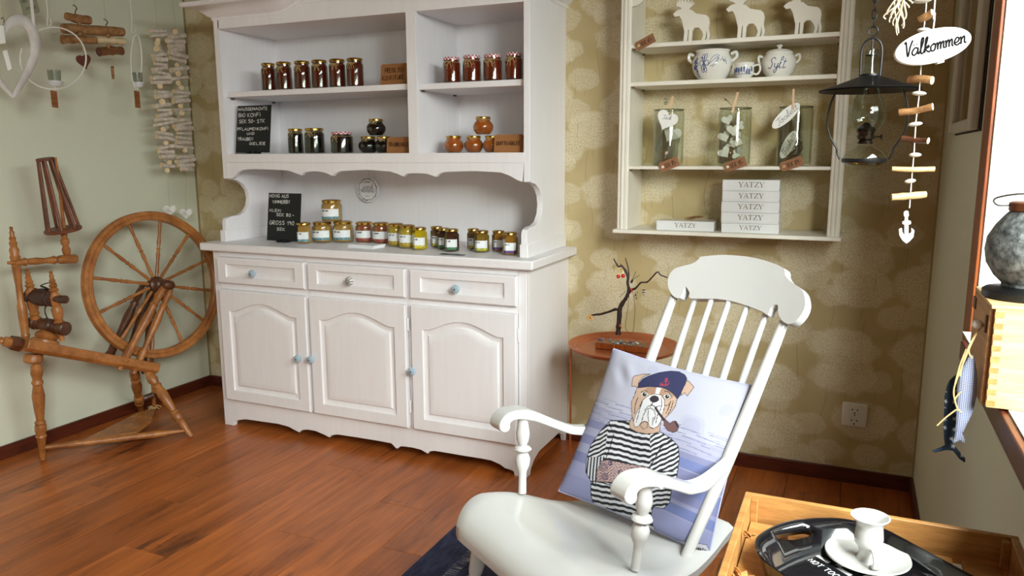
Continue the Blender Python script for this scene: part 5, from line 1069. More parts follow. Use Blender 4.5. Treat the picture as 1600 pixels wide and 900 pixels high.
# wire rings with tea light cups
def candle_ring(cx, cy, rx, ry, X, cupx, cupy, tagy, label, top, gap=None, cw=.026):
    c = P(cx, cy, X=X); root = thing('wire_candle_ring', label, 'candle holder', P(cx, tagy, X=X), 'white wire rings with tea light cups')
    mb = MB(); pts = [P(cx+rx*math.cos(t), cy-ry*math.sin(t), X=X) for t in np.linspace(PI*.5, PI*2.5, 49)]
    if gap: pts = [P(cx+rx*math.cos(t), cy-ry*math.sin(t), X=X) for t in np.linspace(*gap, 46)]
    mb.tube(pts, .0032, 8); make('ring', mb, WIRE, root)
    u_ = P(cupx, cupy, X=X)
    make('cup', MB().lathe([(.018, -.016), (cw*.95, -.008), (cw*1.22, 0), (cw*1.22, .003), (cw*.98, .004), (cw*.9, -.004), (.001, -.006)], u_, n=24), mat('white_enamel', (214, 218, 220), .3), root)
    make('glass_cup', MB().lathe([(cw*.86, .002), (cw*.95, .046), (cw*.90, .046), (cw*.82, .004)], u_, n=24, caps=(False, False)), glass('smoky_glass', (234, 236, 232), 1.6, .08), root)
    lo = P(cupx, cy+ry, X=X); make('stem', MB().tube([u_-Vector((0, 0, .014)), lo, lo-Vector((0, 0, .008))], .0024, 6), WIRE, root)
    t_ = P(cupx-1, tagy-13, X=X); a, b = P(cupx-1, tagy, X=X), P(cupx-1, tagy-26, X=X)
    make('wooden_tag', MB().obox((a+b)/2, (0, .012, -.001), (.0025, 0, 0), (0, 0, (b.z-a.z)/2)), pine_material('tag_wood', (158, 96, 52), (120, 68, 34)), root)
    mb = MB(); hk = P(top[0][0], top[0][1], X=X); mb.tube(smooth([P(a_, b_, X=X) for a_, b_ in top]+[Vector((X, P(top[-1][0]-1, 0, X=X).y, HC))], 3), .0022, 6); make('hanger', mb, WIRE, root)
candle_ring(83, 91, 51.5, 48.5, .26, 86, 128, 168, 'white wire ring with a tea light cup and wooden tag beside the big heart', ((79, 29), (80, 38), (76, 41), (73.5, 37), (75, 22), (73, 5)), (math.radians(138), math.radians(-198)))
candle_ring(213, 96, 8.5, 42, .24, 215.5, 130, 168.5, 'white wire ring seen edge on with a tea light cup beside the driftwood garlands', ((211, 44), (211, 50), (207.5, 52), (205, 48), (206, 40), (204, 5)), None, .022)
# brown driftwood bundle with two hearts
bu = thing('driftwood_hanger', 'bundle of four brown driftwood logs hanging with two small hearts', 'mobile', P(150, 118, X=.20))
s1 = dist(P(150, 60, X=.2))/FPX
def pstick(x0, y0, x1, y1, r0, X, m_, seed, parent, name='stick', endm=DRIFTL, n=10):
    a, b = P(x0, y0, X=X), P(x1, y1, X=X); d = b-a; rnd = random.Random(seed); u = d.normalized().orthogonal().normalized(); v = d.normalized().cross(u); K = 7; R = []
    for k in range(K+1):
        t = k/K; r = r0*s1*(1+rnd.uniform(-.13, .13)); R.append([a+d*t+u*.2*r*math.sin(3*t+seed)+(u*math.cos(2*PI*i/n)+v*math.sin(2*PI*i/n))*r*(1+rnd.uniform(-.08, .08)) for i in range(n)])
    mb = MB(); mb.loft(R, 0, False, False); mb.f += [tuple(n-1-i for i in range(n)), tuple(K*n+i for i in range(n))]; mb.m += [1, 1]
    return make(name, mb, [m_, endm], parent, ang=50)
for k, (a, b, c_, d, r) in enumerate(((104, 25, 140, 32, 6.2), (99, 43, 191, 51, 7.4), (98, 61, 150, 64, 6), (148, 63, 193, 65, 5.8), (154, 82, 190, 78, 6.8))):
    pstick(a, b, c_, d, r, .20, (BARK, BARK, BARK, DRIFTL, pine_material('dark_bark', (140, 92, 54), (96, 58, 32)))[k], k+60, bu, endm=BARK if k != 4 else SPIND)
for x, y in ((124, 37), (125, 53), (169, 56), (169, 72)): make('peg', MB().ball(P(x, y, X=.225), .009, 10), BARK, bu)
for nm, q, s_, m_, lb in (('heart', P(131, 95, X=.20), .032, mat('dark_red_heart', (106, 54, 44), .5), 'dark red heart'), ('heart', P(176, 112, X=.20), .030, BARK, 'light wooden heart')):
    make(nm, heart(q, s_, 12 if s_ > .031 else 0, .010, nrm=(1, 0, 0) if s_ > .031 else (.6, .8, 0), ex=(0, 1, 0) if s_ > .031 else (-.8, .6, 0)), m_, bu, lb, bevel=.002)
make('cord', MB().tube([P(130, 82, X=.2), P(128, 62, X=.2)], .0009, 5), TWINE, bu); make('cord', MB().tube([P(176, 103, X=.2), P(176, 84, X=.2)], .0009, 5), TWINE, bu)
for x, y, xt in ((117, 14, 112), (165, 36, 162)):
    make('hook', MB().tube(smooth([P(x, y+11, X=.2), P(x+1, y+3, X=.2), P(x+3, y-1, X=.2), P(x, y-5, X=.2), P(x-3, y-6, X=.2)], 4), .0022, 6), HOOK, bu)
    make('cord', MB().tube([P(x, y-4, X=.2), Vector((.2, P(xt, 0, X=.2).y, HC))], .0008, 5), TWINE, bu)
# two long garlands of short driftwood
rnd = random.Random(21)
for g_ in range(2):
    X = .16; xs = ((246, 262), (274, 291))[g_]
    root = thing('driftwood_garland', ('left of the two pale driftwood garlands beside the dresser top', 'right of the two pale driftwood garlands, nearest the room corner')[g_], 'garland', P(xs[1], 272, X=X), 'driftwood garlands')
    make('cord', MB().tube([Vector((X, P(xs[0]-5, 0, X=X).y, HC)), P(xs[0]-4, 0, X=X), P(xs[0], 45, X=X), P((xs[0]+xs[1])/2, 160, X=X), P(xs[1], 272, X=X)], .0009, 5), TWINE, root)
    y = 48+g_*1
    while y < 271:
        t = (y-46)/226; cx = xs[0]+(xs[1]-xs[0])*t+rnd.uniform(-2, 2); endon = rnd.random() < .36
        if g_ == 0 and 100 < y < 135: endon = endon and rnd.random() < .3
        if endon:
            c_ = P(cx, y, X=X); view = (CPV-c_).normalized(); d = (view+Vector((rnd.uniform(-.3, .3), rnd.uniform(-.5, .3), rnd.uniform(-.3, .3)))).normalized(); r = rnd.uniform(4.0, 5.2)*s1; L = .05
            u = d.orthogonal().normalized(); v = d.cross(u); mb = MB(); n_ = 10
            mb.loft([[c_+d*(L*(k_/3-.5))+(u*math.cos(2*PI*i/n_)+v*math.sin(2*PI*i/n_))*r*(1+rnd.uniform(-.06, .06)) for i in range(n_)] for k_ in range(4)], 0, False, False)
            mb.f += [tuple(n_-1-i for i in range(n_)), tuple(3*n_+i for i in range(n_))]; mb.m += [1, 1]; make('stick', mb, [DRIFT, DRIFTL], root, ang=50); y += rnd.uniform(7, 8.6)
        else:
            L = rnd.uniform(9, 15.5); sl = rnd.uniform(-.2, .22)*L; pstick(cx-L, y-sl, cx+L, y+sl, rnd.uniform(2.8, 4.6), X, DRIFT, int(y*10)+g_, root, n=8); y += rnd.uniform(6.4, 7.6)
for x, y, s_, lb in ((265, 328, .030, 'left of the two small white hearts hanging below the garlands'), (290.5, 333, .030, 'right of the two small white hearts hanging below the garlands')):
    c_ = P(x, y, X=.16); root = thing('hanging_heart', lb, 'heart', c_, 'small white hearts under the garlands')
    make('heart', heart(c_, s_, 0, .012, nrm=(.8, -.6, 0), ex=(.6, .8, 0)), mat('worn_white_wood', (226, 224, 216), .6, var=(30, .4, (1, 1, 1), (188, 180, 168))), root, bevel=.003)
    tp = P(262 if x < 280 else 291, 275, X=.16); make('thread', MB().tube([c_+Vector((0, 0, s_*.6)), tp], .0008, 5), TWINE, root)

# ================================================================ ROCKING CHAIR
OC = Vector((2.639, -1.496, 0)); AH = -2.165; CF = Vector((math.cos(AH), math.sin(AH), 0)); CL = Vector((-CF.y, CF.x, 0))
def g3(f, l, z): return OC+CF*f+CL*l+Vector((0, 0, z))
def sidepx(x, y, l):
    d = FW+RT*((x-800)/FPX)+UP*((450-y)/FPX); t = ((OC-CPV).dot(CL)+l)/d.dot(CL); q = CPV+d*t; return ((q-OC).dot(CF), q.z)
ch = thing('rocking_chair', 'white painted spindle back rocking chair with scrolled arms', 'chair', (OC.x, OC.y, 0))
seat = [(-.337, .178, .372, .022), (-.333, .184, .386, .034), (-.30, .190, .375, .034), (-.25, .199, .352, .034), (-.18, .213, .337, .034), (-.10, .232, .350, .034), (0, .252, .388, .036), (.08, .258, .405, .036), (.12, .252, .408, .038), (.155, .238, .400, .040), (.182, .220, .386, .040), (.198, .206, .368, .034), (.204, .196, .352, .018)]
st_f = np.array([a for a, *_ in seat]); tt = np.linspace(0, len(seat)-1, 46)
arr = np.array(seat); sm_ = np.array([[float(q) for q in v] for v in [Vector(v) for v in []]]) if False else None
rings = []
def cub(col_, t):
    i = int(min(max(math.floor(t), 0), len(seat)-2)); u = t-i; p0, p1, p2, p3 = arr[max(i-1, 0), col_], arr[i, col_], arr[i+1, col_], arr[min(i+2, len(seat)-1), col_]
    return .5*((2*p1)+(p2-p0)*u+(2*p0-5*p1+4*p2-p3)*u*u+(p3+3*p1-p0-3*p2)*u**3)
for t in tt:
    f, w_, z, th = (cub(k, t) for k in range(4)); ring = []; K = 20
    for i in range(K+1):
        u = -1+2*i/K; dish = -.010*max(0, 1-u*u)*(1 if f < .08 else max(0, 1-(f-.08)/.1)); edge = -.008*max(0, abs(u)-.9)**2*100
        ring.append(g3(f, w_*u, z+dish+edge))
    for i in range(K+1):
        u = 1-2*i/K; ring.append(g3(f, w_*u*.97, z-th))
    rings.append(ring)
make('seat', MB().loft(rings), CHAIRW, ch, ang=50, bevel=0)
FPST = [(0, .0105), (.20, .010), (.27, .0105), (.36, .0185), (.44, .0195), (.50, .014), (.52, .009), (.535, .020), (.555, .023), (.58, .020), (.60, .010), (.67, .016), (.76, .018), (.86, .014), (.93, .0125), (1, .014)]
inner = [(155, 350), (175, 290), (230, 220), (300, 180), (400, 160), (520, 160), (640, 200), (760, 250), (900, 300), (1040, 335), (1040, 430), (940, 420), (800, 370), (640, 315), (520, 285), (400, 270), (320, 285), (285, 320), (285, 370), (260, 410), (210, 425), (165, 395)]
ap_ = [sidepx(760+a/7.5, 620+b/7.5, -.212) for a, b in inner]
tops, bots = ap_[:10], ap_[10:]
TAILT, TAILB = [(-.21, .540), (-.26, .549), (-.305, .560)], [(-.308, .532), (-.26, .521), (-.21, .512)]
ARM = tops+[]+bots
ARMs = smooth([Vector((a, b, 0)) for a, b in tops+TAILT], 3)+smooth([Vector((a, b, 0)) for a, b in TAILB+bots+[tops[0]]], 3)[:-1]
for sg in (-1, 1):
    def al(f, s_): return sg*((.212-max(0, -f-.05)*.16) if s_ == 0 else (.262-max(0, -f-.02)*.25))
    pr_ = [(q.x, q.y) for q in ARMs]
    mb = MB(); mb.loft([[g3(f, al(f, 0), z) for f, z in pr_], [g3(f, al(f, 1), z) for f, z in pr_]]); make('arm', mb, CHAIRW, ch, ang=40, bevel=.004, seg=3)
    b_, t_ = g3(0, sg*.218, .392), g3(-.012, sg*.232, .598); make('arm_post', turned(MB(), b_, t_, FPST, 20), CHAIRW, ch)
    b_, t_ = g3(-.202, sg*.158, .325), g3(-.473, sg*.184, .862)
    mid = [g3(-.202+(-.271)*t-.0*math.sin(PI*t), sg*(.158+.026*t+.004*math.sin(PI*t)), .325+.537*t) for t in np.linspace(0, 1, 9)]
    make('back_post', MB().tube(mid, [.0125, .0135, .0145, .0155, .0155, .015, .014, .013, .0115], 14), CHAIRW, ch)
for k, l in enumerate((-.118, -.059, 0, .059, .118)):
    lb_ = l*.92; mb = MB(); pts = [g3(-.315-.175*t**1.35, lb_+(l-lb_)*t, .36+(.872-.36+.012*(1-(l/.118)**2))*t) for t in np.linspace(0, 1, 10)]
    make('spindle', mb.tube(pts, [.0085, .0095, .010, .0105, .0105, .010, .0095, .009, .0082, .0075], 12), CHAIRW, ch)
crest = [(240, 480), (200, 478), (160, 440), (130, 360), (150, 270), (210, 215), (330, 185), (380, 160), (410, 130), (430, 118), (600, 103), (760, 110), (900, 130), (1040, 170), (1155, 222), (1160, 270), (1200, 330), (1290, 390), (1330, 450), (1340, 540), (1310, 620), (1250, 690), (1190, 710), (1130, 675), (1100, 600), (1100, 545), (1070, 540), (1035, 570), (1010, 632), (960, 600), (830, 550), (720, 515), (560, 488), (330, 485), (325, 440), (290, 380), (270, 420)]
pd = (g3(-.473, 0, .862)-g3(-.202, 0, .325)).normalized()
nsg = pd.cross(CL).normalized(); sgn = -1 if nsg.dot(CF) > 0 else 1
def crp(l, h, o_): return g3(-.473+.028*(l/.23)**2-.010, l, .862)+pd*h-nsg*o_
cr = []
for a, b in crest:
    tx, ty_ = 1020+a/5.625, 380+b/5.625; l, h = 0., .05
    for _ in range(8):
        x0, y0 = PJ(crp(l, h, sgn*.012)); x1, y1 = PJ(crp(l+.001, h, sgn*.012)); x2, y2 = PJ(crp(l, h+.001, sgn*.012))
        a1, b1, a2, b2 = (x1-x0)/.001, (y1-y0)/.001, (x2-x0)/.001, (y2-y0)/.001; dt = a1*b2-a2*b1
        l += ((tx-x0)*b2-(ty_-y0)*a2)/dt; h += ((ty_-y0)*a1-(tx-x0)*b1)/dt
    cr.append((l, h))
crs = smooth([Vector((a, b, 0)) for a, b in cr], 2, closed=True)
# split the faces into columns so that the board can bend
def bent_board(outline, o0, o1):
    bm = bmesh.new(); vs = [bm.verts.new((q.x, q.y, 0)) for q in outline]; bm.faces.new(vs)
    for c_ in np.linspace(-.21, .21, 15):
        bmesh.ops.bisect_plane(bm, geom=bm.verts[:]+bm.edges[:]+bm.faces[:], plane_co=(c_, 0, 0), plane_no=(1, 0, 0))
    r_ = bmesh.ops.extrude_face_region(bm, geom=bm.faces[:]); 
    for v in r_['geom']:
        if isinstance(v, bmesh.types.BMVert): v.co.z = 1
    bmesh.ops.recalc_face_normals(bm, faces=bm.faces[:]); bm.verts.index_update()
    mb = MB(); mb.add([crp(v.co.x, v.co.y, o0+(o1-o0)*v.co.z) for v in bm.verts], [tuple(v.index for v in f.verts) for f in bm.faces]); bm.free(); return mb
make('crest_rail', bent_board(crs, -.012, .012), CHAIRW, ch, ang=30)
LEGP = [(0, .012), (.10, .013), (.30, .016), (.42, .018), (.46, .013), (.48, .022), (.52, .022), (.54, .013), (.60, .018), (.72, .021), (.82, .015), (.9, .013), (1, .015)]
rk = {}
for sg in (-1, 1):
    for ff, fb in ((.135, .195), (-.20, -.26)):
        make('leg', turned(MB(), g3(fb, sg*.205, .045 if ff > 0 else .05), g3(ff, sg*.165, .378 if ff > 0 else .31), LEGP, 16), CHAIRW, ch)
    pts = [g3(f, sg*.208, .0075+(f+.05)**2*.22) for f in np.linspace(-.46, .38, 15)]
    mb = MB(); mb.loft([[q+CL*(-.011), q+CL*.011, q+CL*.011+Vector((0, 0, .04)), q+CL*(-.011)+Vector((0, 0, .04))] for q in pts]); make('rocker', mb, CHAIRW, ch, bevel=.003)
make('stretcher', turned(MB(), g3(.19, -.188, .19), g3(.19, .188, .19), [(0, .007), (.1, .009), (.3, .014), (.45, .012), (.5, .016), (.55, .012), (.7, .014), (.9, .009), (1, .007)], 14), CHAIRW, ch)

# ================================================================ CUSHION
def pnpoly(px, py, poly):
    ins = np.zeros(px.shape, bool); n = len(poly); j = n-1
    for i in range(n):
        xi, yi = poly[i]; xj, yj = poly[j]
        c_ = ((yi > py) != (yj > py)) & (px < (xj-xi)*(py-yi)/((yj-yi) or 1e-9)+xi); ins ^= c_; j = i
    return ins
def segd(px, py, pts):
    d = np.full(px.shape, 1e9)
    for (x0, y0), (x1, y1) in zip(pts, pts[1:]):
        L2 = (x1-x0)**2+(y1-y0)**2+1e-9; t = np.clip(((px-x0)*(x1-x0)+(py-y0)*(y1-y0))/L2, 0, 1); d = np.minimum(d, np.hypot(px-x0-t*(x1-x0), py-y0-t*(y1-y0)))
    return d
QU = [(872, 768), (1108, 872), (1183, 604), (958, 545)]     # BL BR TR TL of the printed front
def homog(q):
    A = []; b = []
    for (x, y), (u, v) in zip(q, ((0, 0), (1, 0), (1, 1), (0, 1))):
        A += [[u, v, 1, 0, 0, 0, -u*x, -v*x], [0, 0, 0, u, v, 1, -u*y, -v*y]]; b += [x, y]
    return np.append(np.linalg.solve(np.array(A, float), np.array(b, float)), 1).reshape(3, 3)
Hm = homog(QU)
def paint(U, V):
    w_ = Hm[2, 0]*U+Hm[2, 1]*V+1; X = (Hm[0, 0]*U+Hm[0, 1]*V+Hm[0, 2])/w_; Y = (Hm[1, 0]*U+Hm[1, 1]*V+Hm[1, 2])/w_
    r = np.random.RandomState(7); wob = .010*np.sin(U*31+V*9)+.006*np.sin(U*83+1)
    C = np.zeros(U.shape+(3,)); C[:] = (203, 203, 222)
    cl = (np.sin(U*9+V*4+1)*np.sin(V*11-U*3)+np.sin(U*17+2)*np.sin(V*21)); C[cl > .75] = (196, 197, 219); C[cl > 1.15] = (189, 190, 215)
    C[V < .60] = (190, 190, 216)
    for a, b, c_ in ((.0, .13, (162, 163, 205)), (.13, .22, (170, 171, 210)), (.22, .285, (142, 145, 192)), (.285, .345, (178, 179, 212)), (.345, .405, (146, 148, 192)), (.405, .455, (184, 184, 214)), (.455, .505, (150, 152, 192)), (.505, .56, (188, 188, 214))): C[(V >= a+0*wob) & (V < b)] = c_
    right = (U > .70) & (V < .5); C[right & ((V*7.3) % 1 < .42)] = (128, 140, 196); C[right & (V < .12)] = (160, 164, 208)
    stz = (V > .50) & (V < .66); hatch = (np.sin(V*420+np.sin(U*15)*2) > .2) & (np.sin(U*19+np.floor(V*67)*2.4) > .15); C[stz & hatch] = (154, 156, 192)
    def c6(p): return [(960+x/6.43, 560+y/6.43) for x, y in p]
    def c7(p): return [(900+x/3.46, 640+y/3.46) for x, y in p]
    INKc = (24, 24, 34); lw = .75
    def fill(poly, c_, line=lw):
        m_ = pnpoly(X, Y, poly); C[m_] = c_
        if line: C[segd(X, Y, poly+[poly[0]]) < line*.55] = INKc
        return m_
    shirt = c7([(215, 60), (330, 65), (350, 110), (420, 135), (500, 125), (560, 160), (600, 205), (605, 270), (585, 380), (560, 410), (538, 515), (500, 550), (440, 545), (420, 600), (425, 705), (380, 690), (260, 640), (90, 560), (92, 470), (100, 400), (72, 345), (75, 270), (100, 190), (160, 110)])
    m_ = fill(shirt, (236, 236, 242), 1.1)
    x7, y7 = (X-900)*3.46, (Y-640)*3.46
    ls = (x7 < 205-(y7-60)*.12) & (y7 < 410) ; rs_ = (x7 > 445+(y7-150)*-.02) & (y7 < 560) & (y7 > 130)
    wv = 3*np.sin(x7*.03)+1.5*np.sin(x7*.13+y7*.02)
    ph = np.where(ls, np.where(y7 > 260, (x7*1.15+y7*.12)/21, (y7*.95+x7*.42+wv)/23), np.where(rs_, (y7*.95+x7*.52+wv-(x7-480)*.35*(y7 > 340))/25, (y7-x7*.22+wv)/32))
    C[m_ & ((ph % 1) < np.where(ls | rs_, .5, .5))] = INKc
    C[segd(X, Y, c7([(205, 70), (235, 140), (215, 200), (190, 275)])) < .6] = INKc; C[segd(X, Y, c7([(560, 165), (500, 215), (470, 270), (430, 330), (440, 345)])) < .8] = INKc
    C[segd(X, Y, c7([(100, 400), (130, 400), (240, 432)])) < .9] = INKc
    fa = fill(c7([(160, 285), (200, 280), (300, 300), (430, 322), (440, 355), (330, 385), (255, 432), (225, 408), (130, 402), (135, 345)]), (200, 168, 158))
    tatt = (np.sin(x7*.16+3*np.sin(y7*.11))*np.sin(y7*.19+2*np.sin(x7*.09))); C[fa & (np.abs(tatt) < .13)] = (84, 66, 110); 
    for cx, cy, r_ in ((175, 320, 22), (182, 375, 17), (345, 345, 18), (270, 350, 12), (215, 300, 11)):
        for q in (1, .55): C[np.abs(np.hypot(x7-cx, y7-cy)-r_*q*(1+.1*np.sin(5*np.arctan2(y7-cy, x7-cx)))) < 1.9] = (76, 60, 100)
    tan, tan2 = (214, 180, 158), (186, 146, 122)
    for e in ([(235, 200), (250, 180), (330, 160), (410, 155), (335, 190), (300, 240), (297, 300), (270, 285), (228, 285)], [(765, 215), (795, 222), (855, 285), (800, 378), (770, 345), (735, 378), (740, 290)]): fill(c6(e), tan)
    hd = fill(c6([(290, 290), (262, 380), (235, 440), (240, 520), (245, 600), (215, 650), (225, 710), (300, 750), (400, 768), (480, 765), (540, 745), (550, 640), (600, 600), (650, 550), (690, 480), (702, 400), (600, 310), (500, 285)]), tan)
    x6, y6 = (X-960)*6.43, (Y-560)*6.43
    C[hd & (np.hypot((x6-440)/65, (y6-325)/38) < 1)] = tan2; C[hd & (np.hypot((x6-600)/75, (y6-350)/70) < 1)] = tan2
    fill(c6([(490, 290), (535, 300), (520, 360), (480, 365)]), (238, 236, 238), 0)
    fill(c6([(440, 368), (400, 388), (350, 430), (320, 500), (285, 570), (260, 640), (275, 697), (310, 692), (345, 650), (380, 640), (420, 652), (435, 700), (480, 715), (520, 692), (552, 640), (562, 570), (582, 500), (577, 420), (540, 372), (480, 362)]), (240, 238, 242))
    fill(c6([(330, 680), (350, 655), (380, 640), (415, 655), (410, 700), (370, 720)]), tan)
    for ln in ([(460, 440), (455, 480), (410, 490), (380, 530)], [(455, 480), (500, 495), (540, 480)], [(400, 520), (440, 505), (480, 530), (495, 580), (480, 640)], [(395, 530), (365, 580), (350, 640)], [(420, 530), (415, 580), (425, 640)], [(350, 440), (330, 500), (310, 580), (290, 650)], [(545, 400), (555, 470), (540, 540)], [(300, 400), (275, 470), (270, 560)], [(640, 430), (625, 500), (600, 560)], [(665, 430), (650, 510), (620, 570)], [(585, 480), (620, 475), (635, 450)], [(330, 345), (370, 325), (400, 345)], [(570, 330), (610, 335), (640, 380)], [(440, 470), (480, 485)], [(250, 600), (262, 640)], [(470, 600), (465, 680)], [(520, 560), (500, 660)]):
        C[segd(X, Y, c6(ln)) < .55] = INKc
    fill(c6([(425, 410), (450, 385), (480, 378), (515, 395), (522, 425), (500, 440), (470, 450), (440, 435)]), (52, 40, 52))
    for ex_, ey_ in ((370, 366), (602, 386)):
        C[np.hypot((x6-ex_)/33, (y6-ey_)/27) < 1] = (226, 224, 214); C[np.hypot(x6-ex_, y6-ey_) < 21] = (34, 30, 40); C[np.hypot(x6-ex_-6, y6-ey_+7) < 6] = (230, 230, 235)
    C[segd(X, Y, c6([(492, 505), (545, 580), (605, 655)])) < 1.9] = (58, 42, 52)
    fill(c6([(585, 610), (640, 665), (668, 640), (700, 635), (735, 690), (722, 735), (680, 752), (620, 735), (582, 680)]), (120, 84, 84)); fill(c6([(690, 640), (705, 636), (734, 685), (715, 700)]), (56, 38, 46), .3)
    bt = fill(c6([(297, 300), (300, 258), (340, 205), (420, 165), (500, 135), (600, 112), (680, 115), (745, 150), (774, 195), (765, 260), (728, 370), (705, 412), (662, 360), (610, 320), (550, 295), (420, 286)]), (50, 52, 98))
    C[bt & (np.sin((x6+y6*.25)*.42) > .55)] = (42, 43, 84)
    for ln in ([(578, 205), (575, 265)], [(562, 225), (595, 228)], [(540, 245), (550, 268), (578, 272), (600, 262), (606, 240)], [(520, 255), (545, 275)], [(520, 275), (545, 262)]): C[segd(X, Y, c6(ln)) < .8] = (176, 58, 84)
    C[np.abs(np.hypot(x6-578, y6-205)-10) < 4] = (176, 58, 84)
    # ribbon with the printed word
    rb = [(1046, 845), (1060, 849), (1108, 853), (1114, 872), (1076, 866), (1058, 858), (1045, 852), (1052, 850)]
    fill(rb, (226, 226, 238), .7)
    pl, wd = strokes('WOLF HAMBURG')
    for s_ in pl:
        pp = [(1068+a/wd*40, 862+a/wd*5-b*6.5) for a, b in s_]; C[segd(X, Y, pp) < .45] = INKc
    return C
cu = thing('cushion', 'pale blue cushion printed with a bulldog in beret and striped shirt', 'cushion', g3(-.2, 0, .36))
cBL, cBR, cTR, cTL = g3(-.10, -.205, .388), g3(-.250, .192, .338), g3(-.395, .183, .712), g3(-.293, -.225, .728)
def ray_t(x, y, t): return CPV+(FW+RT*((x-800)/FPX)+UP*((450-y)/FPX))*t
cBL, cBR, cTR, cTL = ray_t(873, 767, (cBL-CPV).dot(FW)), ray_t(1107, 870, (cBR-CPV).dot(FW)), ray_t(1182, 604, (cTR-CPV).dot(FW)+.02), ray_t(959, 545, (cTL-CPV).dot(FW))
cn = (cBR-cBL).cross(cTL-cBL).normalized(); cn = cn if cn.dot(CPV-cBL) > 0 else -cn
def cushion_side(N, sg, th=.052):
    u = np.linspace(0, 1, N+1); U, V = np.meshgrid(u, u); 
    uu = U+.030*(2*U-1)*0; bl = lambda a, b: [np.array(cBL)[k]*(1-a)*(1-b)+np.array(cBR)[k]*a*(1-b)+np.array(cTR)[k]*a*b+np.array(cTL)[k]*(1-a)*b for k in range(3)]
    pu = U-(2*U-1)*.022*np.sin(PI*V); pv = V-(2*V-1)*.022*np.sin(PI*U); B = bl(pu, pv)
    e = (16*U*(1-U)*V*(1-V)).clip(0)**.42*th+.0012*np.sin(U*21+V*6)*np.sin(PI*V)*np.sin(PI*U)+.003*np.sin(7*V+3*U+1)*np.sin(PI*U)*np.sin(PI*V)
    e = e+.006*np.exp(-((U-.16)**2+(V-.86)**2)/.006)*np.sin((U+V)*30)*np.sin(PI*U)
    pts = np.stack([B[k]+sg*cn[k]*e for k in range(3)], -1).reshape(-1, 3); f = []
    for j in range(N):
        for i in range(N): a = j*(N+1)+i; f.append((a, a+1, a+N+2, a+N+1) if sg > 0 else (a, a+N+1, a+N+2, a+1))
    return pts, f, U, V
pts, f, U, V = cushion_side(360, 1)
mb = MB(); mb.v = [tuple(q) for q in pts.tolist()]; mb.f = f; mb.m = [0]*len(f)
C = paint(U, V)/255.; C = np.where(C <= .04045, C/12.92, ((C+.055)/1.055)**2.4)*.62; mb.c = np.concatenate([C.reshape(-1, 3), np.ones((C.shape[0]*C.shape[1], 1))], 1)
make('front_panel', mb, vcol('printed_cushion_fabric', .85, bump=.1), cu, ang=180)
pts, f, U, V = cushion_side(40, -1)
mb = MB(); mb.v = [tuple(q) for q in pts.tolist()]; mb.f = f; mb.m = [0]*len(f); make('back_panel', mb, mat('blue_cushion_back', (150, 160, 208), .85, var=(7, .9, (.2, .2, 7), (176, 184, 220))), cu, ang=180)
edge = []
for (a, b, n_) in ((cBL, cBR, 20), (cBR, cTR, 20), (cTR, cTL, 20), (cTL, cBL, 20)):
    ctr = (cBL+cBR+cTR+cTL)/4
    for k in range(n_):
        t = k/n_; q = inter(a, b, t); edge.append(q+(ctr-(a+b)/2)*.044*math.sin(PI*t))
make('piping', MB().tube(edge, .0022, 6, closed=True), mat('blue_piping', (176, 178, 214), .8), cu)

# ================================================================ RUG
RUG = mat('navy_woven_rug', (62, 66, 98), .95, bump=(260, .8, (1, .5, 1)), var=(60, .5, (1, .3, 1), (44, 48, 76)))
rx0, rx1, ry0, ry1 = 2.02, 2.86, -2.55, -.925
rg = thing('rug', 'dark blue woven rug under the rocking chair', 'rug', ((rx0+rx1)/2, (ry0+ry1)/2, 0))
make('rug_field', MB().box((rx0, ry0, .0006), (rx1, ry1, .006)), RUG, rg, bevel=.002)
make('woven_stripe', MB().box((rx0+.115, ry0, .0060), (rx0+.15, ry1-.12, .0068)), mat('grey_weave', (142, 142, 148), .95, var=(120, .9, (.2, 1.5, 1), (60, 64, 94))), rg)

# ================================================================ ROUND TABLE WITH TWIG TREE
TC = Vector((2.43, -.345, 0)); TZ, TR = .545, .207
tb = thing('side_table', 'round copper coloured tray table beside the dresser', 'table', TC)
make('tray_top', MB().lathe([(.001, TZ-.020), (TR-.022, TZ-.020), (TR-.008, TZ-.014), (TR, TZ-.003), (TR, TZ), (TR-.003, TZ), (TR-.014, TZ-.010), (TR-.028, TZ-.0155), (TR-.034, TZ-.013), (TR-.037, TZ-.0165), (.001, TZ-.0165)], TC, n=72), COPPER, tb)
for a in (203, -48, 8, 110):
    d = Vector((math.cos(math.radians(a)), math.sin(math.radians(a)), 0)); make('leg', MB().tube([TC+d*(TR-.010)+Vector((0, 0, TZ-.014)), TC+d*(TR-.012)+Vector((0, 0, .01))], .0042, 8), COPPER, tb)
make('foot_ring', MB().tube([TC+Vector((math.cos(t)*(TR-.012), math.sin(t)*(TR-.012), .0048)) for t in np.linspace(0, 2*PI, 49)[:-1]], .0042, 8, closed=True), COPPER, tb)
TY = -.36; TT = TZ-.0162
tree = thing('jewellery_tree', 'twig tree on a wooden block hung with earrings and necklaces', 'jewellery stand', P(970, 535, Y=TY))
def c5(x, y, dy=0): return P(900+x/6.206, 395+y/6.206, Y=TY+dy)
bl = P(929.5, 541, Y=TY-.035); brr = P(1022, 541, Y=TY-.035); zt_ = P(975, 526, Y=TY-.035).z
make('wood_block', MB().box((bl.x, TY-.035, TT+.0004), (brr.x, TY+.04, TT+.024)), ORANGEW, tree, bevel=.003); BT = TT+.024
TW = pine_material('dark_twig', (62, 36, 26), (36, 22, 16), (1, 1, 1), 30, .6)
s5 = dist(c5(400, 500))/FPX/6.206
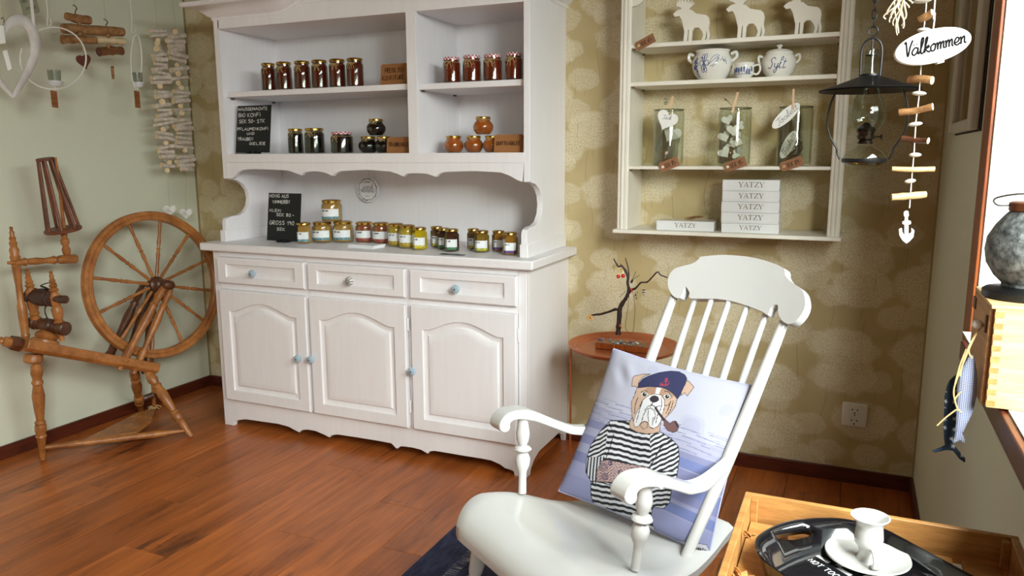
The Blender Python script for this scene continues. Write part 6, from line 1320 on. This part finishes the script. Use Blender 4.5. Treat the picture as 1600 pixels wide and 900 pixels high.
def twig(name, pts, rad, m_=TW, par=tree, dys=None):
    q = smooth([c5(a, b, (dys[i] if dys else 0)) for i, (a, b) in enumerate(pts)], 4); rr_ = np.interp(np.linspace(0, 1, len(q)), np.linspace(0, 1, len(rad)), rad); rnd = random.Random(len(pts)*7)
    return make(name, MB().tube(q, [r_*s5*(1+rnd.uniform(-.14, .14)) for r_ in rr_], 8), m_, par)
z_foot = c5(410, 770)
twig('trunk', [(408, 792), (412, 720), (420, 620), (425, 545), (450, 490), (490, 430), (512, 360), (500, 290), (505, 240), (485, 185), (455, 140), (432, 116)], [28, 25, 24, 22, 19, 17, 15, 14, 13, 10, 9])
for a in (([(412, 560), (385, 548), (330, 568), (240, 595), (200, 598), (152, 606)], [16, 13, 12, 11, 9]), ([(505, 400), (540, 360), (575, 345), (600, 320), (632, 288), (690, 283), (740, 235), (790, 185), (820, 215), (888, 240)], [14, 11, 9, 8, 7, 6, 5]), ([(410, 135), (385, 95), (364, 55)], [9, 7, 5]), ([(440, 128), (412, 136)], [8, 8]), ([(514, 230), (506, 150), (478, 50)], [6, 6, 4]), ([(535, 290), (548, 262)], [14, 10]), ([(545, 265), (582, 180)], [3, 2]), ([(550, 262), (616, 214)], [3, 2]), ([(424, 432), (482, 372)], [2.5, 2.5]), ([(370, 180), (362, 120)], [2, 2])):
    twig('branch', *a)
GD = mat('gold_wire', (206, 160, 70), .3, metal=.9); RD = mat('red_bead', (206, 40, 40), .2, coat=.5)
for x, y in ((410, 229), (456, 223)):
    e = make('red_earring', MB().ball(c5(x, y, -.01), 20*s5, 12), RD, tree, 'round red earring'); make('wire', MB().tube([c5(x, y-18, -.01), c5(x+2, y-60, -.005)], .0006, 5), GD, e)
rnd = random.Random(9); mb = MB()
for k in range(12): mb.ball(c5(410+rnd.uniform(-34, 40), 170+rnd.uniform(-26, 26), -.010+rnd.uniform(-.006, .006)), rnd.uniform(5, 9)*s5, 8)
make('bead_cluster', mb, mat('pearl_beads', (214, 190, 140), .3), tree)['kind'] = 'stuff'
mb = MB()
for k in range(9):
    a = 2*PI*k/9; mb.ball(c5(136+26*math.cos(a), 625+26*math.sin(a), rnd.uniform(-.006, .006)), 8*s5, 8)
mb.ball(c5(136, 625, -.004), 15*s5, 10); make('gold_flower', mb, mat('amber_gold', (206, 144, 50), .25, metal=.5), tree)
for x, y, m_, r_ in ((535, 358, RD, 14), (548, 385, mat('pink_bead', (206, 120, 130), .3), 9), (525, 320, mat('clear_bead', (210, 205, 215), .2), 9), (578, 410, mat('dark_charm', (60, 58, 66), .3), 11), (585, 440, mat('dark_charm', (60, 58, 66)), 8), (595, 385, mat('green_bead', (110, 140, 104), .3), 8), (428, 708, mat('orange_bead', (196, 100, 50), .3), 13)): make('charm', MB().ball(c5(x, y, -.012), r_*s5, 10, sq=(.8, .8, 1.2)), m_, tree)
mb = MB()
for k in range(5): mb.lathe([(15*s5*(1, 1, 1, .8, .5)[k], 0), (15*s5*(1, 1, 1, .8, .5)[k], 5*s5)], c5(656, 362+k*12, -.004), (0, 0, 1), 12, k % 2)
st_e = make('striped_earring', mb, [mat('black_enamel', (26, 26, 30), .3), mat('white_enamel', (214, 218, 220))], tree)
make('wire', MB().tube([c5(656, 355, -.004), c5(650, 300, -.002), c5(665, 286, 0)], .0006, 5), GD, st_e)
make('necklace_cord', MB().tube(smooth([c5(515, 420, -.014), c5(505, 520, -.02), c5(488, 640, -.025), c5(480, 720, -.025), c5(500, 768, -.022), c5(530, 778, -.02), c5(555, 752, -.022), c5(566, 640, -.022), c5(572, 540, -.02), c5(558, 400, -.012)], 4), .0009, 6), SPIND, tree)
for k in range(34):
    x = rnd.uniform(265, 735); y = rnd.uniform(782, 826) if 350 < x < 650 else rnd.uniform(785, 815)
    c_ = P(900+x/6.206, 0, Y=TY+rnd.uniform(-.028, .03)); c_.x = min(max(c_.x, bl.x+.006), brr.x-.006); r_ = rnd.uniform(.0028, .0055); c_.z = BT+r_*.5
    make('stone', MB().ball(c_, r_, 8, sq=(1.3, 1, .7)), mat(*rnd.choice((('pebble_white', (216, 214, 206), .4), ('pebble_teal', (110, 160, 164), .3), ('pebble_green', (120, 138, 108), .4), ('pebble_blue', (60, 96, 140), .25), ('pebble_grey', (160, 160, 158), .4)))), tree)

# ================================================================ CRATE, TRAY AND CANDLESTICK
KZ, KX0, KX1, KY1, KY0 = .700, 3.055, 3.435, -1.838, -2.46
kr = thing('wooden_crate_table', 'low pine crate table with slatted bottom in the lower right corner', 'crate', ((KX0+KX1)/2, (KY0+KY1)/2, 0))
KB = .645
make('side_board', MB().box((KX0, KY1-.010, KB), (KX1, KY1, KZ)), CRATEW, kr, bevel=.0015); make('side_board', MB().box((KX0, KY0, KB), (KX1, KY0+.010, KZ)), CRATEW, kr, bevel=.0015)
for x in (KX0, KX1-.011): make('side_board', MB().box((x, KY0+.0105, KB), (x+.011, KY1-.0105, KZ)), CRATEW, kr, bevel=.0015)
for x, y in ((KX0+.011, KY1-.010-.011), (KX1-.022, KY1-.021), (KX0+.011, KY0+.010), (KX1-.022, KY0+.010)): make('corner_post', MB().box((x, y, .0), (x+.011, y+.011, KZ-.004)), CRATEW, kr, bevel=.001)
xs_ = np.linspace(KX0+.0125, KX1-.0115, 7)
for k in range(6): make('slat', MB().box((xs_[k]+.000, KY0+.0105, KB+.006), (xs_[k+1]-.012, KY1-.0215, KB+.0145)), CRATEW, kr, bevel=.001)
for y in (KY0+.12, KY1-.10): make('cross_rail', MB().box((KX0+.0115, y-.012, KB-.010), (KX1-.0115, y+.012, KB+.0055)), CRATEW, kr)
make('rope_handle', MB().tube(smooth([Vector((KX0-.001, -2.00, .668)), Vector((KX0-.012, -2.002, .650)), Vector((KX0-.020, -2.03, .60)), Vector((KX0-.020, -2.09, .58)), Vector((KX0-.012, -2.13, .63)), Vector((KX0-.001, -2.13, .668))], 5), .0035, 8), TWINE, kr)
rnd = random.Random(14)
def rosette(c_, n, s_, label):
    root = thing('dried_flower', label, 'dried flower', c_, 'dried flower scraps in the crate'); mb = MB()
    for k in range(n):
        d = Vector((rnd.uniform(-1, 1), rnd.uniform(-1, 1), rnd.uniform(.1, 1))).normalized(); t = d.orthogonal().normalized(); w2 = d.cross(t)*s_*.38
        q = Vector(c_)+Vector((rnd.uniform(-1, 1), rnd.uniform(-1, 1), 0))*s_*.3
        make('petal', MB().prism([q, q+d*s_*.5+w2, q+d*s_, q+d*s_*.5-w2], t*.0008), mat('dried_petal', (204, 150, 84), .8, var=(60, .5, (1, 1, 1), (150, 98, 50))), root)
rosette((KX0+.0225, -2.045, KB+.0155), 11, .017, 'curled dried tan flower lying inside the crate left of the tray')
rosette((KX0+.021, -1.965, KB+.040), 9, .011, 'smaller dried scrap stuck near the tray corner in the crate')
# tray
ta, tbv = P(1163, 856, Z=.6928), P(1343, 813, Z=.6928); sh = tbv-ta; wid = sh.length+.014; e1 = sh.normalized(); e2 = Vector((e1.y, -e1.x, 0)); Lt = .27
if e2.x < 0: e2 = -e2
ty = thing('serving_tray', 'glossy black serving tray with white lettering and handle slots', 'tray', (ta+tbv)/2+e2*Lt/2-Vector((0, 0, .03)))
def tp(u, v, z): return ta+e1*u+e2*v+Vector((0, 0, z))
def rr_loop(i, z, rad, n_=8):
    out = []; x0, x1, y0, y1 = i*.32, wid-i*.32, i*1.0, Lt-i
    for cx, cy, a0 in ((x1-rad, y1-rad, 0), (x0+rad, y1-rad, PI/2), (x0+rad, y0+rad, PI), (x1-rad, y0+rad, 1.5*PI)):
        for k in range(n_+1): a = a0+PI/2*k/n_; out.append((cx+rad*math.cos(a), cy+rad*math.sin(a), z))
    fine = []
    for k, q in enumerate(out):      # subdivide the long edges so that the ends can bulge
        r_ = out[(k+1) % len(out)]; n2 = 8 if math.hypot(q[0]-r_[0], q[1]-r_[1]) > .05 else 1
        fine += [tuple(q[j]+(r_[j]-q[j])*t/n2 for j in range(3)) for t in range(n2)]
    def bulge(u, v): w1 = max(0, 1-max(v, 0)/.08); w2 = max(0, 1-max(Lt-v, 0)/.08); b_ = .040*math.sin(PI*min(max(u/wid, 0), 1)); return v-b_*w1+b_*w2*.6
    return [(u, bulge(u, v), z) for u, v, z in fine]
TRM = mat('glossy_black_melamine', (20, 20, 24), .12, coat=.8)
loops = [rr_loop(.022, -.0315, .03), rr_loop(.004, -.004, .045), rr_loop(0, 0, .046), rr_loop(.004, .0012, .045), rr_loop(.020, -.006, .036), rr_loop(.034, -.022, .028), rr_loop(.040, -.0265, .024), rr_loop(.044, -.0275, .022)]
def tray_mesh():
    mb = MB(); mb.loft([[tp(*q) for q in L] for L in loops]); return mb
tr_o = make('tray_body', tray_mesh(), TRM, ty, ang=50)
# handle slots are cut through both ends with a boolean that is applied at once
def slot(v0):
    pts = []
    for k in range(24):
        a = 2*PI*k/24; pts.append((wid*.45+.036*math.copysign(abs(math.cos(a))**.7, math.cos(a)), v0+.0095*math.copysign(abs(math.sin(a))**.8, math.sin(a))))
    return pts
for v0 in (-.0140, Lt-.004):
    cm = make('cutter', MB().loft([[tp(u, v, z) for u, v in slot(v0)] for z in (-.06, .04)]), TRM, ty)
    b = tr_o.modifiers.new('slot', 'BOOLEAN'); b.operation = 'DIFFERENCE'; b.object = cm; b.solver = 'EXACT'
    bpy.context.view_layer.update(); me = bpy.data.meshes.new_from_object(tr_o.evaluated_get(bpy.context.evaluated_depsgraph_get())); tr_o.modifiers.clear(); tr_o.data = me; bpy.data.objects.remove(cm)
TW_ = mat('white_tray_print', (236, 236, 236), .3)
mb = MB(); zf = -.0268
def bar(pts): mb.prism([tp(u, v, zf) for u, v in pts], (0, 0, .0004))
# large block letters, read from the right long side, and the small line below them
def blk(u0, v0, polys, s_):
    for pl in polys: bar([(u0+b*s_*1.0, v0+a*s_) for a, b in pl])
bx_, by_ = wid*.63, .052
blk(bx_, by_, [[(0, 0), (.22, 0), (.22, -1), (0, -1)], [(0, -1.22), (.75, -1.22), (.75, -1), (0, -1)]], .040) if False else None
o_ = P(1255, 853, Z=ta.z+zf); d1 = (P(1300, 880, Z=ta.z+zf)-o_).normalized(); d2 = Vector((-d1.y, d1.x, 0)); 
def fl(a, b): q = o_+d1*a+d2*b; return Vector((q.x, q.y, ta.z+zf))
for pl in ([(.0, .0), (.010, -.006), (.052, -.006), (.052, .0)], [(.0, .0), (.030, .042), (.037, .042), (.011, .003)], [(.060, -.006), (.068, -.006), (.068, .036), (.060, .036)], [(.060, -.006), (.090, -.006), (.090, .001), (.060, .001)], [(.098, -.006), (.106, -.006), (.106, .036), (.098, .036)], [(.098, .029), (.124, .029), (.124, .036), (.098, .036)]):
    mb.prism([fl(a, b) for a, b in pl], (0, 0, .0004))
make('large_lettering', mb, TW_, ty)
mb = MB(); o2 = P(1262, 876, Z=ta.z+zf); write(mb, [('NOT TOO MUCH', 0, 0, .088, .0095)], o2+Vector((0, 0, .0006)), d1, d2, 1, .0007, jitter=0); make('small_lettering', mb, TW_, ty)
# candlestick
CERAM2 = mat('greyish_white_ceramic', (204, 203, 200), .15, coat=.6)
zc = ta.z-.0266; cc = P(1355, 871, Z=zc+.006); cr_ = .0575
cs = thing('candlestick', 'white ceramic chamber candlestick with saucer and loop handle on the black tray', 'candle holder', (cc.x, cc.y, zc))
cz = Vector((cc.x, cc.y, zc))
make('saucer', MB().lathe([(.001, .0003), (.030, .0003), (.036, .002), (.054, .0085), (cr_, .0105), (cr_-.001, .0125), (.053, .0115), (.035, .0055), (.028, .005), (.001, .005)], cz, n=56), CERAM2, cs)
make('candle_cup', MB().lathe([(.016, .005), (.0125, .010), (.0115, .018), (.0145, .024), (.0185, .029), (.0195, .038), (.0185, .048), (.0180, .056), (.0205, .063), (.0255, .068), (.0262, .0695), (.0245, .070), (.0185, .064), (.0155, .058), (.0150, .035), (.001, .034)], cz, n=40), CERAM2, cs)
hd_ = Vector((.30, -.95, 0)).normalized()
make('handle', MB().tube(smooth([cz+hd_*.019+Vector((0, 0, .026)), cz+hd_*.030+Vector((0, 0, .030)), cz+hd_*.038+Vector((0, 0, .022)), cz+hd_*.036+Vector((0, 0, .010)), cz+hd_*.026+Vector((0, 0, .0065))], 5), .0032, 10, flat=(hd_.cross(Vector((0, 0, 1))), 2.0)), CERAM2, cs)

# ================================================================ WINDOW SILL THINGS
bx = thing('wooden_box', 'pine box with dovetailed corners standing on the window sill', 'box', (3.55, -1.60, .846))
BX0, BX1, BY0, BY1, BZ0, BZ1 = 3.393, 3.735, -1.700, -1.512, .8462, 1.011
make('box_body', MB().box((BX0+.006, BY0, BZ0), (BX1, BY1, BZ1-.006)), PINE, bx, bevel=.001)
make('box_top', MB().box((BX0, BY0, BZ1-.006), (BX1, BY1, BZ1)), PINE, bx, bevel=.001)
LWD = pine_material('orange_pine_side', (196, 140, 82), (168, 112, 58), (6, .6, 12), 7, .42)
make('box_door', MB().box((BX0, BY0+.012, BZ0+.001), (BX0+.0055, BY1-.004, BZ1-.0065)), LWD, bx, bevel=.0008)
for k in range(9):
    z = BZ0+.003+k*.0178; make('dovetail', MB().box((BX0+.0055, BY0-.0006, z), (BX0+.018, BY0+.010, z+.0088)), LWD, bx)
make('knob', MB().ball((BX0-.009, -1.645, .968), .0085, 16), CERAM, bx, 'white round knob'); make('knob_stem', MB().tube([(BX0+.001, -1.645, .968), (BX0-.004, -1.645, .968)], .003, 8), CERAM, bx)
for z in (.985, .872): make('hinge', MB().box((BX0-.0018, BY1-.030, z-.010), (BX0+.0005, BY1-.004, z+.010)), mat('brown_hinge', (92, 56, 32), .4, metal=.5), bx)
make('latch', MB().box((BX0-.003, BY0+.022, .962), (BX0-.0002, BY0+.028, .990)), mat('brown_hinge', (92, 56, 32)), bx)
ln = Vector((P(1607, 400, Y=-1.61).x, -1.61, BZ1)); s9 = dist(ln)/FPX
lt = thing('metal_lantern', 'round mottled grey metal lantern with wire handle on the pine box', 'lantern', ln)
ANT = mat('mottled_grey_metal', (128, 132, 130), .5, metal=.45, bump=(70, .9, (1, 1, 1)), var=(70, 1, (1, 1, 1), (62, 64, 64), 1))
make('base', MB().lathe([(.001, .0005), (.058, .0005), (.060, .002), (.060, .012), (.056, .015), (.038, .017), (.032, .020), (.001, .020)], ln, n=48), BLACKM, lt)
hL = .128
make('globe', MB().lathe([(.033, .017), (.034, .024), (.046, .036), (.058, .056), (.062, .078), (.060, .098), (.050, .118), (.038, .134), (.030, .143), (.030, .150)], ln, n=48, caps=(False, False)), ANT, lt)
make('collar', MB().lathe([(.031, .140), (.034, .142), (.034, .154), (.030, .156), (.001, .156)], ln, n=32), mat('copper_collar', (120, 70, 46), .4, metal=.7), lt)
make('wire_handle', MB().tube(smooth([ln+Vector((-.034, -.002, .150)), ln+Vector((-.050, -.012, .150)), ln+Vector((-.060, -.03, .157)), ln+Vector((-.058, -.055, .165)), ln+Vector((-.03, -.078, .172)), ln+Vector((.03, -.078, .172)), ln+Vector((.058, -.055, .165)), ln+Vector((.05, -.012, .150)), ln+Vector((.034, -.002, .150))], 5), .0014, 6), mat('grey_wire', (110, 104, 100), .4, metal=.8), lt)
# two fabric fish on a twine
FY = -1.655
def fish(name, spine, rad, tail, m_, label, Y):
    q = [P(a, b, Y=Y) for a, b in spine]; s_ = dist(q[0])/FPX; root = thing(name, label, 'fish', q[-1], 'fabric fishes hanging from the box knob')
    pt = smooth(q, 4); rr_ = np.interp(np.linspace(0, 1, len(pt)), np.linspace(0, 1, len(rad)), rad)*s_
    make('body', MB().tube(pt, list(rr_), 14, flat=((0, 1, 0), .6)), m_, root)
    tl = [P(a, b, Y=Y) for a, b in tail]; mb = MB().prism([v-Vector((0, .003, 0)) for v in tl], (0, .006, 0)); make('tail_fin', mb, m_, root, bevel=.002)
    return root
f1_ = fish('fabric_fish', [(1519, 555), (1516, 570), (1513, 590), (1511, 615), (1507, 640), (1502, 662), (1498, 676)], [2, 8, 12.5, 13.5, 12, 7.5, 5], [(1494, 672), (1503, 676), (1508, 688), (1506, 694), (1500, 688), (1492, 692), (1487, 690), (1492, 682)], gingham_material('blue_gingham', (206, 210, 226), (88, 104, 160), 360), 'blue gingham fabric fish hanging beside the pine box', FY)
f2_ = fish('fabric_fish', [(1499, 585), (1489, 598), (1486, 620), (1486, 645), (1484, 668), (1482, 690), (1484, 699)], [2, 6, 9, 10, 9, 6, 5], [(1479, 694), (1490, 694), (1497, 703), (1508, 716), (1508, 723), (1499, 717), (1489, 704), (1478, 703), (1460, 707), (1456, 704), (1470, 699)], star_material('navy_star_fabric', (44, 62, 84), (196, 210, 216)), 'navy fabric fish with white stars hanging behind the gingham fish', FY+.03)
tw = thing('twine_loop', 'jute twine tied to the white knob, holding the two fabric fishes', 'twine', P(1515, 560, Y=FY))
kb = Vector((BX0-.004, -1.645, .966))
for pts_ in ([(1519, 560), (1514, 545)], [(1500, 588), (1506, 562), (1517, 535)], [(1503, 645), (1495, 636), (1490, 612), (1496, 590), (1508, 560), (1519, 534)], [(1494, 640), (1478, 652), (1464, 665)], [(1501, 612), (1492, 625), (1497, 640), (1494, 640)], [(1510, 545), (1500, 570), (1492, 600)]):
    q = [P(a, b, Y=FY-.016) for a, b in pts_]
    if pts_[-1][1] < 550: q.append(kb)
    make('strand', MB().tube(smooth(q, 4), .0013, 6), TWINE, tw)
# framed mirror on the right wall near the corner
mr = thing('wall_mirror', 'narrow grey white framed mirror high on the window wall near the corner', 'mirror', (3.44, -.62, 1.30))
FRM = mat('greyed_white_frame', (196, 190, 176), .5)
FX, Fy0, Fy1, Fz0, Fz1 = 3.430, -.885, -.365, 1.300, 2.05
# the frame's profile: stiles and rails with a raised lip
for (ya, yb, za, zb2) in ((Fy0, Fy0+.075, Fz0, Fz1), (Fy1-.075, Fy1, Fz0, Fz1), (Fy0+.0755, Fy1-.0755, Fz0, Fz0+.03), (Fy0+.0755, Fy1-.0755, Fz1-.03, Fz1)):
    make('frame_rail', MB().box((FX, ya, za), (3.449, yb, zb2)), FRM, mr, bevel=.004)
mb = MB()
for ya, yb, za, zb2 in ((Fy0+.076, Fy0+.086, Fz0+.031, Fz1-.031), (Fy1-.086, Fy1-.076, Fz0+.031, Fz1-.031)): make('inner_lip', MB().box((FX+.005, ya, za), (3.444, yb, zb2)), FRM, mr)
make('mirror_pane', MB().box((3.442, Fy0+.074, Fz0+.029), (3.449, Fy1-.074, Fz1-.029)), mat('dark_mirror', (150, 142, 122), .08, metal=.9), mr)
make('back_edge', MB().box((3.4495, Fy0-.022, Fz0-.004), (W_-.0005, Fy1+.002, Fz1)), mat('black_backing', (24, 22, 20), .7), mr)
